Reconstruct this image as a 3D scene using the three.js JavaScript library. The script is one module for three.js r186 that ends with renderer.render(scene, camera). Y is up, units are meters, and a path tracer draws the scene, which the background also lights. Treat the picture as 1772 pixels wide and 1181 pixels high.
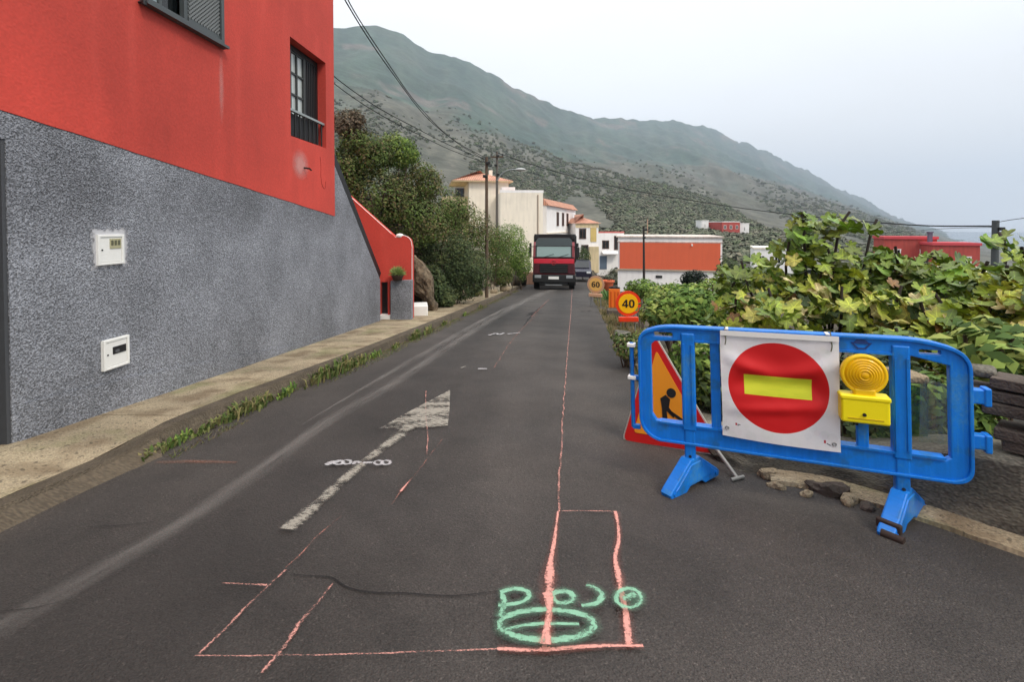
import * as THREE from 'three';
import { RoundedBoxGeometry } from 'three/addons/geometries/RoundedBoxGeometry.js';
import { mergeGeometries, toCreasedNormals } from 'three/addons/utils/BufferGeometryUtils.js';
import { FontLoader } from 'three/addons/loaders/FontLoader.js';
import { TextGeometry } from 'three/addons/geometries/TextGeometry.js';

// ---------------------------------------------------------------- camera, sky, sun, exposure
const scene = new THREE.Scene();
const EYE = 1.383;                                   // eye height over the road under the camera
const PITCH = THREE.MathUtils.degToRad(1.2), FOC = 820, PPX = 886, PPY = 407.2;
const camera = new THREE.PerspectiveCamera(86.75, 1024 / 895.4, 0.05, 60000);
camera.setViewOffset(1024, 895.4, 0, 212.4, 1024, 683);   // a shift lens: verticals stay upright
camera.position.set(0, EYE, 0);
camera.rotation.x = -PITCH;
scene.add(camera);

const renderer = new THREE.WebGLRenderer({ antialias: true });
renderer.setSize(1024, 683);
renderer.toneMapping = THREE.LinearToneMapping;
renderer.toneMappingExposure = 1.35;
renderer.shadowMap.enabled = true;
renderer.shadowMap.type = THREE.PCFSoftShadowMap;

function lattice(ix, iy, iz) {
  let h = (Math.imul(ix, 374761393) + Math.imul(iy, 668265263) + Math.imul(iz, 2147483647 - 41)) | 0;
  h = Math.imul(h ^ (h >>> 13), 1274126177); h ^= h >>> 16; h = Math.imul(h, 2246822519); h ^= h >>> 15;
  return (h >>> 0) / 4294967295;
}
const sm = t => t * t * (3 - 2 * t);
const lerp = (a, b, t) => a + (b - a) * t;
const clamp = (v, a = 0, b = 1) => Math.min(b, Math.max(a, v));
const sstep = (a, b, v) => sm(clamp((v - a) / (b - a)));
function noise(x, y, z = 0, per = 0) {
  const ix = Math.floor(x), iy = Math.floor(y), iz = Math.floor(z), fx = sm(x - ix), fy = sm(y - iy), fz = sm(z - iz);
  const w = v => per ? ((v % per) + per) % per : v;
  const L = (a, b, c) => lattice(w(ix + a), w(iy + b), iz + c);
  return lerp(lerp(lerp(L(0, 0, 0), L(1, 0, 0), fx), lerp(L(0, 1, 0), L(1, 1, 0), fx), fy),
    lerp(lerp(L(0, 0, 1), L(1, 0, 1), fx), lerp(L(0, 1, 1), L(1, 1, 1), fx), fy), fz);
}
function fbm(x, y, z = 0, oct = 4, per = 0) {
  let s = 0, a = 0.5, n = 0;
  for (let i = 0; i < oct; i++) { s += a * noise(x, y, z + i * 7.3, per); n += a; a *= 0.5; x *= 2; y *= 2; z *= 2; if (per) per *= 2; }
  return s / n;
}
function rng(seed) { let s = seed >>> 0; return () => { s = (s + 0x6D2B79F5) | 0; let t = Math.imul(s ^ (s >>> 15), 1 | s); t = (t + Math.imul(t ^ (t >>> 7), 61 | t)) ^ t; return ((t ^ (t >>> 14)) >>> 0) / 4294967296; }; }

{ // overcast sky: brighter towards the zenith, soft cloud structure, a little bluer over the sea to the right
  const W = 512, H = 256, d = new Float32Array(W * H * 4);
  for (let j = 0; j < H; j++) for (let i = 0; i < W; i++) {
    const el = ((j + 0.5) / H - 0.5) * Math.PI, az = (i + 0.5) / W * Math.PI * 2;
    const s = Math.max(0, Math.sin(el)), X = Math.cos(az) * Math.cos(el), Z = Math.sin(az) * Math.cos(el);
    const c = fbm(X * 3 + 7, s * 9 + 3, Z * 3 + 5, 5) - 0.5;
    const L = (el < 0 ? 0.7 : 0.84 + 0.02 * s + 1.15 * s * s * s) * (1 + 0.16 * c * clamp(s * 6));
    const b = clamp(0.035 - 0.03 * s + 0.05 * c);
    const o = (j * W + i) * 4;
    d[o] = L * (0.985 - b * 0.7); d[o + 1] = L * (1.0 - b * 0.2); d[o + 2] = L * (1.015 + b * 0.6); d[o + 3] = 1;
  }
  const t = new THREE.DataTexture(d, W, H, THREE.RGBAFormat, THREE.FloatType);
  t.mapping = THREE.EquirectangularReflectionMapping; t.magFilter = THREE.LinearFilter; t.minFilter = THREE.LinearFilter; t.needsUpdate = true;
  scene.background = t; scene.environment = t;
}
const sun = new THREE.DirectionalLight(0xfff1de, 1.5);
sun.position.set(26, 40, 14); sun.target.position.set(0, -2, -14);
sun.shadow.radius = 28; sun.castShadow = true; sun.shadow.mapSize.set(2048, 2048);
Object.assign(sun.shadow.camera, { left: -45, right: 45, top: 45, bottom: -45, near: 1, far: 160 });
scene.add(sun, sun.target);
scene.fog = new THREE.FogExp2(0xcfdff2, 0.00024);

// ---------------------------------------------------------------- helpers
const used = {};
function numbered(n) { const k = used[n] = (used[n] ?? -1) + 1; return k ? `${n}_${String(k).padStart(3, '0')}` : n; }
function tag(o, label, category, group) { o.userData.label = label; o.userData.category = category; if (group) o.userData.group = group; return o; }
function thing(name, label, category, pos = [0, 0, 0], turn = 0, group) {
  const g = new THREE.Group(); g.name = numbered(name); g.position.set(...pos); g.rotation.y = turn; scene.add(g); return tag(g, label, category, group);
}
function part(name, geo, mat, parent, label) {
  const m = new THREE.Mesh(geo, mat); m.name = name; m.castShadow = m.receiveShadow = true; parent.add(m); if (label) m.userData.label = label; return m;
}
function solo(name, geo, mat, label, category, group) {
  const m = new THREE.Mesh(geo, mat); m.name = numbered(name); m.castShadow = m.receiveShadow = true; scene.add(m); return tag(m, label, category, group);
}
function struct(name, geo, mat) { const m = new THREE.Mesh(geo, mat); m.name = numbered(name); m.userData.kind = 'structure'; m.castShadow = m.receiveShadow = true; scene.add(m); return m; }
function at(px, py, depth) {                          // the point seen at that pixel of the photograph, depth metres ahead
  const a = (px - PPX) / FOC, b = -(py - PPY) / FOC, c = Math.cos(PITCH), s = Math.sin(PITCH), t = depth / (b * s + c);
  return new THREE.Vector3(a * t, EYE + (b * c - s) * t, -depth);
}
const V = (x, y, z) => new THREE.Vector3(x, y, z);
const norm = g => { g = g.index ? g.toNonIndexed() : g; for (const k of Object.keys(g.attributes)) if (!['position', 'normal', 'uv', 'color'].includes(k)) g.deleteAttribute(k); if (!g.attributes.uv) g.setAttribute('uv', new THREE.BufferAttribute(new Float32Array(g.attributes.position.count * 2), 2)); return g; };
const merge = list => mergeGeometries(list.map(norm));
function bx(w, h, d, x = 0, y = 0, z = 0, r = [0, 0, 0]) { const g = new THREE.BoxGeometry(w, h, d); g.applyMatrix4(new THREE.Matrix4().makeRotationFromEuler(new THREE.Euler(...r)).setPosition(x, y, z)); return boxUV(g); }
function rb(w, h, d, rad, x = 0, y = 0, z = 0, r = [0, 0, 0]) { const g = new RoundedBoxGeometry(w, h, d, 2, rad); g.applyMatrix4(new THREE.Matrix4().makeRotationFromEuler(new THREE.Euler(...r)).setPosition(x, y, z)); return boxUV(g); }
function rod(a, b, r1, r2 = r1, seg = 8) {
  const d = b.clone().sub(a), L = d.length(), g = new THREE.CylinderGeometry(r2, r1, L, seg);
  g.translate(0, L / 2, 0); g.applyQuaternion(new THREE.Quaternion().setFromUnitVectors(V(0, 1, 0), d.normalize())); g.translate(a.x, a.y, a.z); return g;
}
function tube(pts, r, seg = 24, rs = 6) { return new THREE.TubeGeometry(new THREE.CatmullRomCurve3(pts), seg, r, rs); }
function boxUV(g0, s = 1) {                           // uv in metres from the facing of each face
  const g = norm(g0), p = g.attributes.position, n = g.attributes.normal, uv = new Float32Array(p.count * 2);
  for (let i = 0; i < p.count; i += 3) {
    const nx = Math.abs(n.getX(i) + n.getX(i + 1) + n.getX(i + 2)), ny = Math.abs(n.getY(i) + n.getY(i + 1) + n.getY(i + 2)), nz = Math.abs(n.getZ(i) + n.getZ(i + 1) + n.getZ(i + 2));
    for (let k = i; k < i + 3; k++) {
      const x = p.getX(k), y = p.getY(k), z = p.getZ(k);
      const [u, v] = ny >= nx && ny >= nz ? [x, z] : nx >= nz ? [z, y] : [x, y];
      uv[k * 2] = u * s; uv[k * 2 + 1] = v * s;
    }
  }
  g.setAttribute('uv', new THREE.BufferAttribute(uv, 2)); return g;
}
function shape(pts, holes = []) { const s = new THREE.Shape(pts.map(p => new THREE.Vector2(...p))); for (const h of holes) s.holes.push(new THREE.Path(h.map(p => new THREE.Vector2(...p)))); return s; }
function slab(pts, depth, holes = [], bevel = 0) {    // an outline in x,y made solid, front face at z = 0
  const g = new THREE.ExtrudeGeometry(pts instanceof THREE.Shape ? pts : shape(pts, holes), { depth: depth - bevel * 2, bevelEnabled: bevel > 0, bevelSize: bevel, bevelThickness: bevel, bevelOffset: -bevel, bevelSegments: 2, curveSegments: 10 });
  g.translate(0, 0, -depth + bevel); return boxUV(g);
}
function jitter(g, amp, f, seed = 0) {                // a rough surface: moved along the normal by noise of position
  const p = g.attributes.position, n = g.attributes.normal;
  for (let i = 0; i < p.count; i++) { const x = p.getX(i), y = p.getY(i), z = p.getZ(i), d = (fbm(x * f + seed, y * f + 3.1, z * f + 9.7, 3) - 0.5) * 2 * amp; p.setXYZ(i, x + n.getX(i) * d, y + n.getY(i) * d, z + n.getZ(i) * d); }
  g.computeVertexNormals(); return g;
}

// ---------------------------------------------------------------- textures and materials
function tex(N, fn, srgb, rx = 1, ry = rx) {
  const d = new Uint8Array(N * N * 4);
  for (let j = 0; j < N; j++) for (let i = 0; i < N; i++) { const c = fn(i / N, j / N); const o = (j * N + i) * 4; if (Array.isArray(c)) { d[o] = 255 * clamp(c[0]); d[o + 1] = 255 * clamp(c[1]); d[o + 2] = 255 * clamp(c[2]); } else d[o] = d[o + 1] = d[o + 2] = 255 * clamp(c); d[o + 3] = 255; }
  const t = new THREE.DataTexture(d, N, N); t.wrapS = t.wrapT = THREE.RepeatWrapping; t.magFilter = THREE.LinearFilter; t.minFilter = THREE.LinearMipmapLinearFilter; t.generateMipmaps = true;
  if (srgb) t.colorSpace = THREE.SRGBColorSpace; t.repeat.set(rx, ry); t.needsUpdate = true; return t;
}
const mul = (c, k) => c.map(v => v * k);
const mix3 = (a, b, t) => a.map((v, i) => lerp(v, b[i], t));
const S = (r, g, b) => { const c = new THREE.Color(); c.setRGB(r / 255, g / 255, b / 255, THREE.SRGBColorSpace); return c; };
const std = (color, roughness = 0.8, extra = {}) => new THREE.MeshStandardMaterial({ color, roughness, ...extra });
const M = {};
{ // asphalt: aggregate flecks and soft stains
  const c = tex(1024, (u, v) => { const g = noise(u * 512, v * 512, 0, 512), m = fbm(u * 5, v * 5, 2, 5, 5), f = noise(u * 300, v * 300, 5, 300); const st = fbm(u * 9, v * 9, 31, 5, 9), k = 0.86 + 0.34 * (m - 0.5) + 0.42 * (g - 0.5) + (f > 0.88 ? 0.34 : 0) + (f < 0.12 ? -0.16 : 0) - 0.07 * clamp((st - 0.55) * 5); return [0.268 * k, 0.250 * k, 0.236 * k]; }, true, 0.5);
  const b = tex(512, (u, v) => 0.6 * noise(u * 256, v * 256, 1, 256) + 0.4 * noise(u * 128, v * 128, 3, 128), false, 1);
  const r = tex(256, (u, v) => 0.72 + 0.2 * fbm(u * 6, v * 6, 4, 4, 6), false, 0.25);
  M.asphalt = new THREE.MeshStandardMaterial({ map: c, bumpMap: b, bumpScale: 0.006, roughnessMap: r, roughness: 1, vertexColors: true });
}
{ // grey pebble-dash of the lower wall
  const c = tex(1024, (u, v) => { const a = noise(u * 230, v * 230, 0, 230), a2 = noise(u * 440, v * 440, 5, 440), m = fbm(u * 4, v * 4, 1, 5, 4); const k = 0.525 + 0.23 * (a - 0.5) + 0.23 * (a2 - 0.5) + 0.26 * (m - 0.5) - 0.10 * clamp((fbm(u * 7, v * 3, 41, 4, 1) - 0.52) * 4); return [k * 0.965, k * 0.985, k * 1.035]; }, true, 0.45);
  const b = tex(1024, (u, v) => 0.65 * noise(u * 230, v * 230, 0, 230) + 0.35 * noise(u * 440, v * 440, 5, 440), false, 0.45);
  M.pebble = new THREE.MeshStandardMaterial({ map: c, bumpMap: b, bumpScale: 0.012, roughness: 0.95 });
}
{ // red painted render
  const c = tex(1024, (u, v) => { const m = fbm(u * 3, v * 3, 8, 5, 3), s = fbm(u * 24, v * 4, 3, 4, 8), g = noise(u * 300, v * 300, 2, 300); const k = 0.87 + 0.30 * (m - 0.5) + 0.08 * (s - 0.5) + 0.06 * (g - 0.5); const pale = clamp((s - 0.6) * 1.2) * 0.3; return mix3([k * 0.90, k * 0.315, k * 0.26], [0.88, 0.5, 0.45], pale); }, true, 0.22);
  const b = tex(512, (u, v) => 0.5 * fbm(u * 90, v * 90, 5, 3, 90) + 0.5 * fbm(u * 9, v * 9, 6, 3, 9), false, 0.7);
  M.red = new THREE.MeshStandardMaterial({ map: c, bumpMap: b, bumpScale: 0.004, roughness: 0.85 });
}
function plaster(rgb, rough = 0.9, stain = 0.14) {
  const c = tex(256, (u, v) => { const m = fbm(u * 4, v * 4, 5, 5, 4), s = fbm(u * 30, v * 3, 9, 3, 6); return mul(rgb, 1 - stain * clamp((m - 0.42) * 2.2) - stain * 0.8 * clamp((s - 0.5) * 2)); }, true, 0.2);
  return new THREE.MeshStandardMaterial({ map: c, roughness: rough, bumpMap: M.red.bumpMap, bumpScale: 0.008 });
}
{ // old concrete footway: tan, stained, worn
  const c = tex(1024, (u, v) => { const m = fbm(u * 5, v * 5, 1, 6, 5), d = fbm(u * 11, v * 11, 7, 5, 11), g = noise(u * 400, v * 400, 3, 400); let k = 0.86 + 0.35 * (m - 0.5) + 0.24 * (g - 0.5); let col = [0.73 * k, 0.665 * k, 0.55 * k]; col = mix3(col, [0.45, 0.385, 0.30], clamp((d - 0.50) * 4) * 0.75); const pit = noise(u * 150, v * 150, 12, 150); if (pit > 0.84) col = mul(col, 0.72); return mix3(col, [0.42, 0.44, 0.27], clamp((fbm(u * 8, v * 8, 19, 5, 8) - 0.56) * 5) * 0.4); }, true, 0.45);
  const b = tex(512, (u, v) => 0.6 * fbm(u * 16, v * 16, 4, 4, 16) + 0.4 * noise(u * 200, v * 200, 2, 200), false, 0.6);
  M.footway = new THREE.MeshStandardMaterial({ map: c, bumpMap: b, bumpScale: 0.018, roughness: 0.95 });
  const k2 = tex(512, (u, v) => { const m = fbm(u * 7, v * 7, 3, 6, 7), g = noise(u * 200, v * 200, 8, 200); const k = 0.8 + 0.5 * (m - 0.5) + 0.25 * (g - 0.5); return mix3([0.46 * k, 0.41 * k, 0.34 * k], [0.25, 0.22, 0.175], clamp((m - 0.5) * 3)); }, true, 0.6);
  M.kerb = new THREE.MeshStandardMaterial({ map: k2, bumpMap: b, bumpScale: 0.02, roughness: 0.95 });
  const k3 = tex(512, (u, v) => { const m = fbm(u * 5, v * 8, 13, 6, 8), g = noise(u * 200, v * 200, 8, 200), l = fbm(u * 9, v * 9, 21, 4, 9); const k = 0.75 + 0.6 * (m - 0.5) + 0.3 * (g - 0.5); return mix3([0.50 * k, 0.48 * k, 0.43 * k], [0.60, 0.58, 0.50], clamp((l - 0.58) * 5) * 0.7); }, true, 0.7);
  M.oldConcrete = new THREE.MeshStandardMaterial({ map: k3, bumpMap: b, bumpScale: 0.012, roughness: 0.95 });
  const k4 = tex(512, (u, v) => { const m = fbm(u * 6, v * 14, 23, 6, 2), l = fbm(u * 12, v * 12, 31, 4, 12); const k = 0.75 + 0.8 * (m - 0.5); return mix3([0.40 * k, 0.355 * k, 0.32 * k], [0.52, 0.50, 0.45], clamp((l - 0.66) * 6) * 0.6); }, true, 0.8);
  M.darkStone = new THREE.MeshStandardMaterial({ map: k4, bumpMap: b, bumpScale: 0.012, roughness: 0.95 });
}
{ // earth and rock of the bank, soil of the terraces
  const c = tex(512, (u, v) => { const m = fbm(u * 6, v * 6, 2, 6, 6), g = fbm(u * 50, v * 50, 7, 3, 50); const k = 0.7 + 0.7 * (m - 0.5) + 0.5 * (g - 0.5); return [k, k * 0.97, k * 0.93]; }, true, 0.35);
  const b = tex(512, (u, v) => fbm(u * 12, v * 12, 4, 5, 12), false, 0.5);
  M.earth = new THREE.MeshStandardMaterial({ map: c, bumpMap: b, bumpScale: 0.06, roughness: 1, vertexColors: true });
  const c2 = tex(1024, (u, v) => { const m = fbm(u * 16, v * 16, 2, 6, 16), g = fbm(u * 120, v * 120, 7, 3, 120); const k = 0.84 + 0.4 * (m - 0.5) + 0.45 * (g - 0.5); return [k, k, k * 0.98]; }, true, 1 / 260);
  M.hill = new THREE.MeshStandardMaterial({ map: c2, roughness: 1, vertexColors: true });
}
M.black = std(S(28, 28, 30), 0.55); M.matBlack = std(S(20, 20, 20), 0.85); M.rubber = std(S(24, 23, 23), 0.9);
M.iron = std(S(34, 36, 36), 0.5, { metalness: 0.3 }); M.greyFrame = std(S(72, 78, 80), 0.55); M.galv = std(S(165, 168, 168), 0.4, { metalness: 0.7 });
M.glass = new THREE.MeshPhysicalMaterial({ color: S(20, 24, 26), roughness: 0.06, metalness: 0, ior: 1.5, specularIntensity: 1 });
M.white = std(S(236, 236, 232), 0.5); M.timber = std(S(92, 76, 62), 0.9); M.wire = std(S(26, 26, 28), 0.8);
// ---------------------------------------------------------------- lie of the land (depth d = -z)
function curve(pts) { return d => { if (d <= pts[0][0]) return pts[0][1] + (d - pts[0][0]) * (pts[1][1] - pts[0][1]) / (pts[1][0] - pts[0][0]); for (let i = 1; i < pts.length; i++) if (d <= pts[i][0] || i === pts.length - 1) { const [a, va] = pts[i - 1], [b, vb] = pts[i]; return lerp(va, vb, (d - a) / (b - a)); } }; }
function smooth(pts) { const c = curve(pts); return d => { let s = 0; const w = clamp(0.08 * Math.abs(d) + 0.25, 0.2, 2.5); for (let i = -3; i <= 3; i++) s += c(d + i * w / 3); return s / 7; }; }
const roadY = d => d < 70 ? -0.095 * d + 0.00044 * d * d : -0.095 * 70 + 0.00044 * 4900 - 0.0334 * (d - 70);
const L0 = smooth([[0, -2.86], [2.6, -2.80], [3.4, -2.72], [5, -2.56], [6.6, -2.28], [10.2, -1.82], [15.9, -1.09], [22.6, -0.17], [30, 0.88], [45, 3.2], [120, 16]]);
const R0c = curve([[-4, 9], [0, 5.57], [2.33, 2.52], [3.13, 1.55], [3.6, 1.42], [5.8, 1.55], [10, 2.06], [13.8, 2.6], [22.7, 3.75], [30, 4.95], [45, 7.3], [120, 20.3]]);
const wallX = d => -3.72 + 0.06 * d;
const kerbH = d => lerp(0.075, 0.15, sstep(3.2, 3.9, d));
const backX = d => lerp(wallX(d), L0(d) - 1.15, sstep(11, 12.2, d));
const paveY = d => roadY(d) + 0.15;
function onRoad(px, py, lift = 0) {                   // where the sight line through a pixel meets the road
  let lo = 0.6, hi = 60;
  for (let i = 0; i < 50; i++) { const m = (lo + hi) / 2, p = at(px, py, m); if (p.y > roadY(m) + lift) lo = m; else hi = m; }
  return at(px, py, lo);
}
const bankH = curve([[11, 0], [12.4, 2.6], [14, 3.3], [17, 3.0], [22, 1.5], [27, 0.8], [34, 0.5], [60, 0.3]]);
function groundY(x, d) {
  const y = roadY(d), l = backX(d), r = R0c(d);
  if (x > l - 0.12 && x < r + 0.3) return y - 0.06;
  if (x >= r + 0.3) { const s = x - r - 0.3; return y - 0.06 - 0.85 * sstep(0, 0.8, s) * sstep(4, 9, d) - 0.55 * sstep(0, 0.5, s) * (1 - sstep(4, 9, d)) - 0.05 * s - 0.25 * (fbm(x * 0.4, d * 0.4, 3, 3) - 0.5); }
  const s = l - 0.12 - x;
  if (d < 11) return y - 0.06;
  return y - 0.06 + bankH(d) * sstep(0, 1.3, s) + sstep(12, 16, d) * (0.28 * s + 0.7 * (fbm(x * 0.7, d * 0.7, 1, 4) - 0.5) * sstep(0.1, 1, s));
}
// far silhouette of the mountain: pixel column -> ridge pixel row and ridge distance
const ridgeRow = curve([[-1600, 120], [-600, 40], [200, 30], [480, 52], [570, 46], [655, 49], [700, 66], [740, 95], [790, 100], [850, 130], [900, 160], [980, 195], [1050, 205], [1110, 212], [1180, 210], [1230, 225], [1300, 255], [1370, 286], [1440, 320], [1500, 351], [1550, 377], [1585, 393], [1700, 440], [3400, 520]]);
const ridgeDist = curve([[-1600, 900], [200, 1050], [570, 1250], [900, 1700], [1100, 2300], [1300, 3000], [1500, 3700], [1585, 3900], [1680, 2600], [1800, 1500], [3400, 900]]);
const SEA = EYE - 48;
function farY(px, d) {
  const k = (px - PPX) / FOC, R = ridgeDist(px), x = k * d;
  const H = px < 1585 ? EYE + (390 - ridgeRow(px)) / FOC * R : lerp(EYE, SEA - 12, sstep(1585, 1660, px));
  const y0 = -4.5 - 0.03 * Math.max(0, x - 5) + 0.12 * Math.max(0, -x), t = clamp((d - 75) / (R - 75), 0, 1);
  const f = Math.pow(t, 1.35) * (1 - 0.12 * Math.sin(t * Math.PI));
  let y = lerp(y0, H, px < 1585 ? f : Math.pow(t, 0.8));
  const amp = 0.085 * d * Math.pow(1 - t * 0.75, 1.2) * sstep(120, 500, d) * (px < 1585 ? 1 : 0.25);
  const rg = 1 - Math.abs(fbm(x / 190 + 9, d / 420, 4, 5) * 2 - 1);
  y += amp * (rg - 0.72) * 1.2 + 0.012 * d * (fbm(x / 45, d / 70, 8, 4) - 0.5) * sstep(80, 250, d);
  return y;
}

// ---------------------------------------------------------------- ground near by
function grid(nu, nv, fn, col) {                      // fn(i, j) -> [x, y, z, u, v]; col(i, j, x, y, z) -> linear rgb
  const p = [], uv = [], c = [], ix = [];
  for (let j = 0; j <= nv; j++) for (let i = 0; i <= nu; i++) { const q = fn(i, j); p.push(q[0], q[1], q[2]); uv.push(q[3], q[4]); if (col) c.push(...col(i, j, q[0], q[1], q[2])); }
  for (let j = 0; j < nv; j++) for (let i = 0; i < nu; i++) { const a = j * (nu + 1) + i, b = a + 1, d = a + nu + 1, e = d + 1; ix.push(a, b, d, b, e, d); }
  const g = new THREE.BufferGeometry(); g.setAttribute('position', new THREE.Float32BufferAttribute(p, 3)); g.setAttribute('uv', new THREE.Float32BufferAttribute(uv, 2));
  if (col) g.setAttribute('color', new THREE.Float32BufferAttribute(c, 3)); g.setIndex(ix); g.computeVertexNormals(); return g;
}
{
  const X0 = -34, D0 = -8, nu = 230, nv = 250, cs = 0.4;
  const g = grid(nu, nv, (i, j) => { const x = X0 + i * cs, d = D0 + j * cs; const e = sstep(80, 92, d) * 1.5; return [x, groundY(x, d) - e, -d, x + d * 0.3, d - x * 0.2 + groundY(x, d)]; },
    (i, j, x, y, z) => { const n = fbm(x * 0.5, z * 0.5, 2, 4), m = fbm(x * 2, z * 2, 5, 3); return mix3(mix3([0.21, 0.165, 0.115], [0.33, 0.27, 0.19], clamp((m - 0.35) * 2)), [0.10, 0.115, 0.045], clamp((n - 0.45) * 3) * 0.7).map(v => v * (x > R0c(-z) ? (z > -10 ? 0.26 : 0.55) : 1)); });  // right of the road: dark soil and litter, with shade under vines painted in
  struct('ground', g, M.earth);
}
// ---------------------------------------------------------------- mountain and valley floor
{
  const cols = []; for (let p = -1500; p <= 3300; p += (p > 480 && p < 1800) ? 4 : 30) cols.push(p);
  const nv = 210;
  const g = grid(cols.length - 1, nv, (i, j) => {
    const px = cols[i], R = ridgeDist(px), t = j / nv, k = (px - PPX) / FOC;
    let d, y;
    if (t < 0.86) { d = 76 * Math.pow(R / 76, t / 0.86); y = farY(px, d); }
    else { const b = (t - 0.86) / 0.14; d = R * (1 + 0.18 * b); y = lerp(farY(px, R), SEA - 30, Math.pow(b, 1.3)); }
    return [k * d, y, -d, k * d, d + y * 0.7];
  }, (i, j, x, y, z) => {
    const d = -z, el = (y - EYE) / d, px = cols[i], R = ridgeDist(px), t = clamp(d / R);
    const n = fbm(x / (0.06 * d + 12), z / (0.12 * d + 18), y / 60, 5), n2 = fbm(x / (0.015 * d + 3), z / (0.03 * d + 4), 4, 4);
    const green = mix3([0.040, 0.078, 0.060], [0.074, 0.118, 0.088], clamp((n2 - 0.3) * 2));
    const scree = mix3([0.092, 0.094, 0.072], [0.150, 0.146, 0.118], clamp((n2 - 0.3) * 2.2));
    const up = sstep(0.28, 0.55, t + (n - 0.5) * 0.55);
    let c = mix3(scree, green, clamp(up * 0.92 + (n - 0.5) * 0.9));
    const pk = sstep(0.62, 0.7, fbm(x / 90 + 31, y / 60 + 2, z / 180, 4)) * sstep(0.2, 0.5, t); c = mix3(c, [0.21, 0.165, 0.15], pk * 0.6);
    return c;
  });
  struct('mountain', g, M.hill);
  const sea = new THREE.CircleGeometry(4600, 96); sea.rotateX(-Math.PI / 2); sea.translate(0, SEA, 0);
  struct('sea', sea, std(S(62, 84, 100), 0.22));
}
// ---------------------------------------------------------------- road, footway, kerb
const road = (() => {
  const nu = 26, rows = []; for (let d = -6; d < 14; d += 0.25) rows.push(d); for (let d = 14; d <= 110; d += 1) rows.push(d);
  const g = grid(nu, rows.length - 1, (i, j) => { const d = rows[j], a = L0(d) - 0.1, b = R0c(d) + 0.05, x = lerp(a, b, i / nu); return [x, roadY(d), -d, x, d]; },
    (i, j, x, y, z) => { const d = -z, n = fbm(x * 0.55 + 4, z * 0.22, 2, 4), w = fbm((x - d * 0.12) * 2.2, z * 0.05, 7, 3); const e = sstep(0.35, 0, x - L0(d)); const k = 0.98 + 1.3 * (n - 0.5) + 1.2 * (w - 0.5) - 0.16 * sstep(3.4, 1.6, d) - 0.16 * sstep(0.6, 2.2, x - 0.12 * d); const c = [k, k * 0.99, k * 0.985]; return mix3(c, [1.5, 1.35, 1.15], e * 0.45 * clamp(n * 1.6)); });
  return struct('road', g, M.asphalt);
})();
{ // footway laid in bays with open joints
  const fw = new THREE.Group(); fw.name = 'pavement'; fw.userData.kind = 'structure'; scene.add(fw);
  const cuts = [-5, -1.5, 1.2, 3.95, 6.6, 9.3, 12, 15, 18, 22, 26, 31, 37, 45, 60];
  for (let i = 0; i + 1 < cuts.length; i++) {
    const a = cuts[i] + 0.006, b = cuts[i + 1] - 0.006, n = Math.max(6, Math.round((b - a) / 0.4));
    const top = (u, d) => { const l = backX(d) - 0.05, r = L0(d) - 0.13, x = lerp(l, r, u); const hh = lerp(paveY(d), roadY(d) + kerbH(d), sstep(0.25, 1, u)); return [x, hh + 0.012 * (fbm(x * 3, d * 3, 2, 3) - 0.5), -d]; };
    const g1 = grid(8, n, (p, q) => { const d = lerp(a, b, q / n), t = top(p / 8, d); return [...t, t[0], d]; });
    const ends = [a, b].map((d, e) => grid(8, 1, (p, q) => { const t = top((e ? 8 - p : p) / 8, d); return [t[0], t[1] - (1 - q) * 0.1, t[2], t[0], q * 0.1]; }));
    part('slab', merge([g1, ...ends]), M.footway, fw);
  }
  const prof = [[-0.135, -0.05], [-0.13, 0.0], [-0.02, 0.0], [0.0, -0.02], [0.03, -1]];
  const rows = []; for (let d = -5; d < 14; d += 0.2) rows.push(d); for (let d = 14; d <= 60; d += 0.8) rows.push(d);
  const g = grid(4, rows.length - 1, (i, j) => { const d = rows[j], h = kerbH(d), y = prof[i][1] === -1 ? -0.03 : h + prof[i][1]; const w = 0.03 * (fbm(d * 2.2, i, 4, 3) - 0.5); return [L0(d) + prof[i][0] * (i > 2 && d < 3.5 ? 2.2 : 1) + w + (i === 4 && d < 3.6 ? 0.12 : 0), roadY(d) + y + w * 0.7 * (i < 4), -d, prof[i][0] * 1.4 + i * 0.05, d]; });
  const gk = toCreasedNormals(g, 0.6); struct('kerb', gk, M.kerb);
}
// ---------------------------------------------------------------- paint and marks on the asphalt
function alphaTex(seed, cover, grain) {               // u across the stroke, v along it
  return tex(256, (u, v) => { const e = Math.abs(u - 0.5) * 2, n = noise(u * 5, v * grain * 2, seed, grain * 2), m = fbm(u * 1.5, v * 8, seed + 3, 3, 8), f = noise(u * 24, v * 256, seed + 9, 256); const a = cover + 0.85 * (1 - e * e) - 0.6 + (n - 0.5) * 0.8 + (m - 0.5) * 1.2 + (f - 0.5) * 0.7; return clamp(a * 1.7); });
}
const paint = (c, a, op = 1) => new THREE.MeshStandardMaterial({ color: c, roughness: 0.85, alphaMap: a, transparent: true, opacity: op, depthWrite: false });
const A1 = alphaTex(1, 0.45, 32), A2 = alphaTex(5, 0.05, 40), A3 = alphaTex(9, -0.12, 48), A4 = alphaTex(14, 0.55, 20), A5 = alphaTex(21, 0.28, 24);
M.pink = paint(S(214, 152, 140), A1); M.pinkThin = paint(S(204, 146, 134), A2); M.pinkFaint = paint(S(205, 138, 122), A3, 0.85);
M.mint = paint(S(136, 188, 158), A4, 0.92); M.worn = paint(S(190, 184, 170), alphaTex(21, 0.10, 40), 0.58); M.whitePaint = paint(S(216, 214, 216), A1, 0.55);
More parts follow.
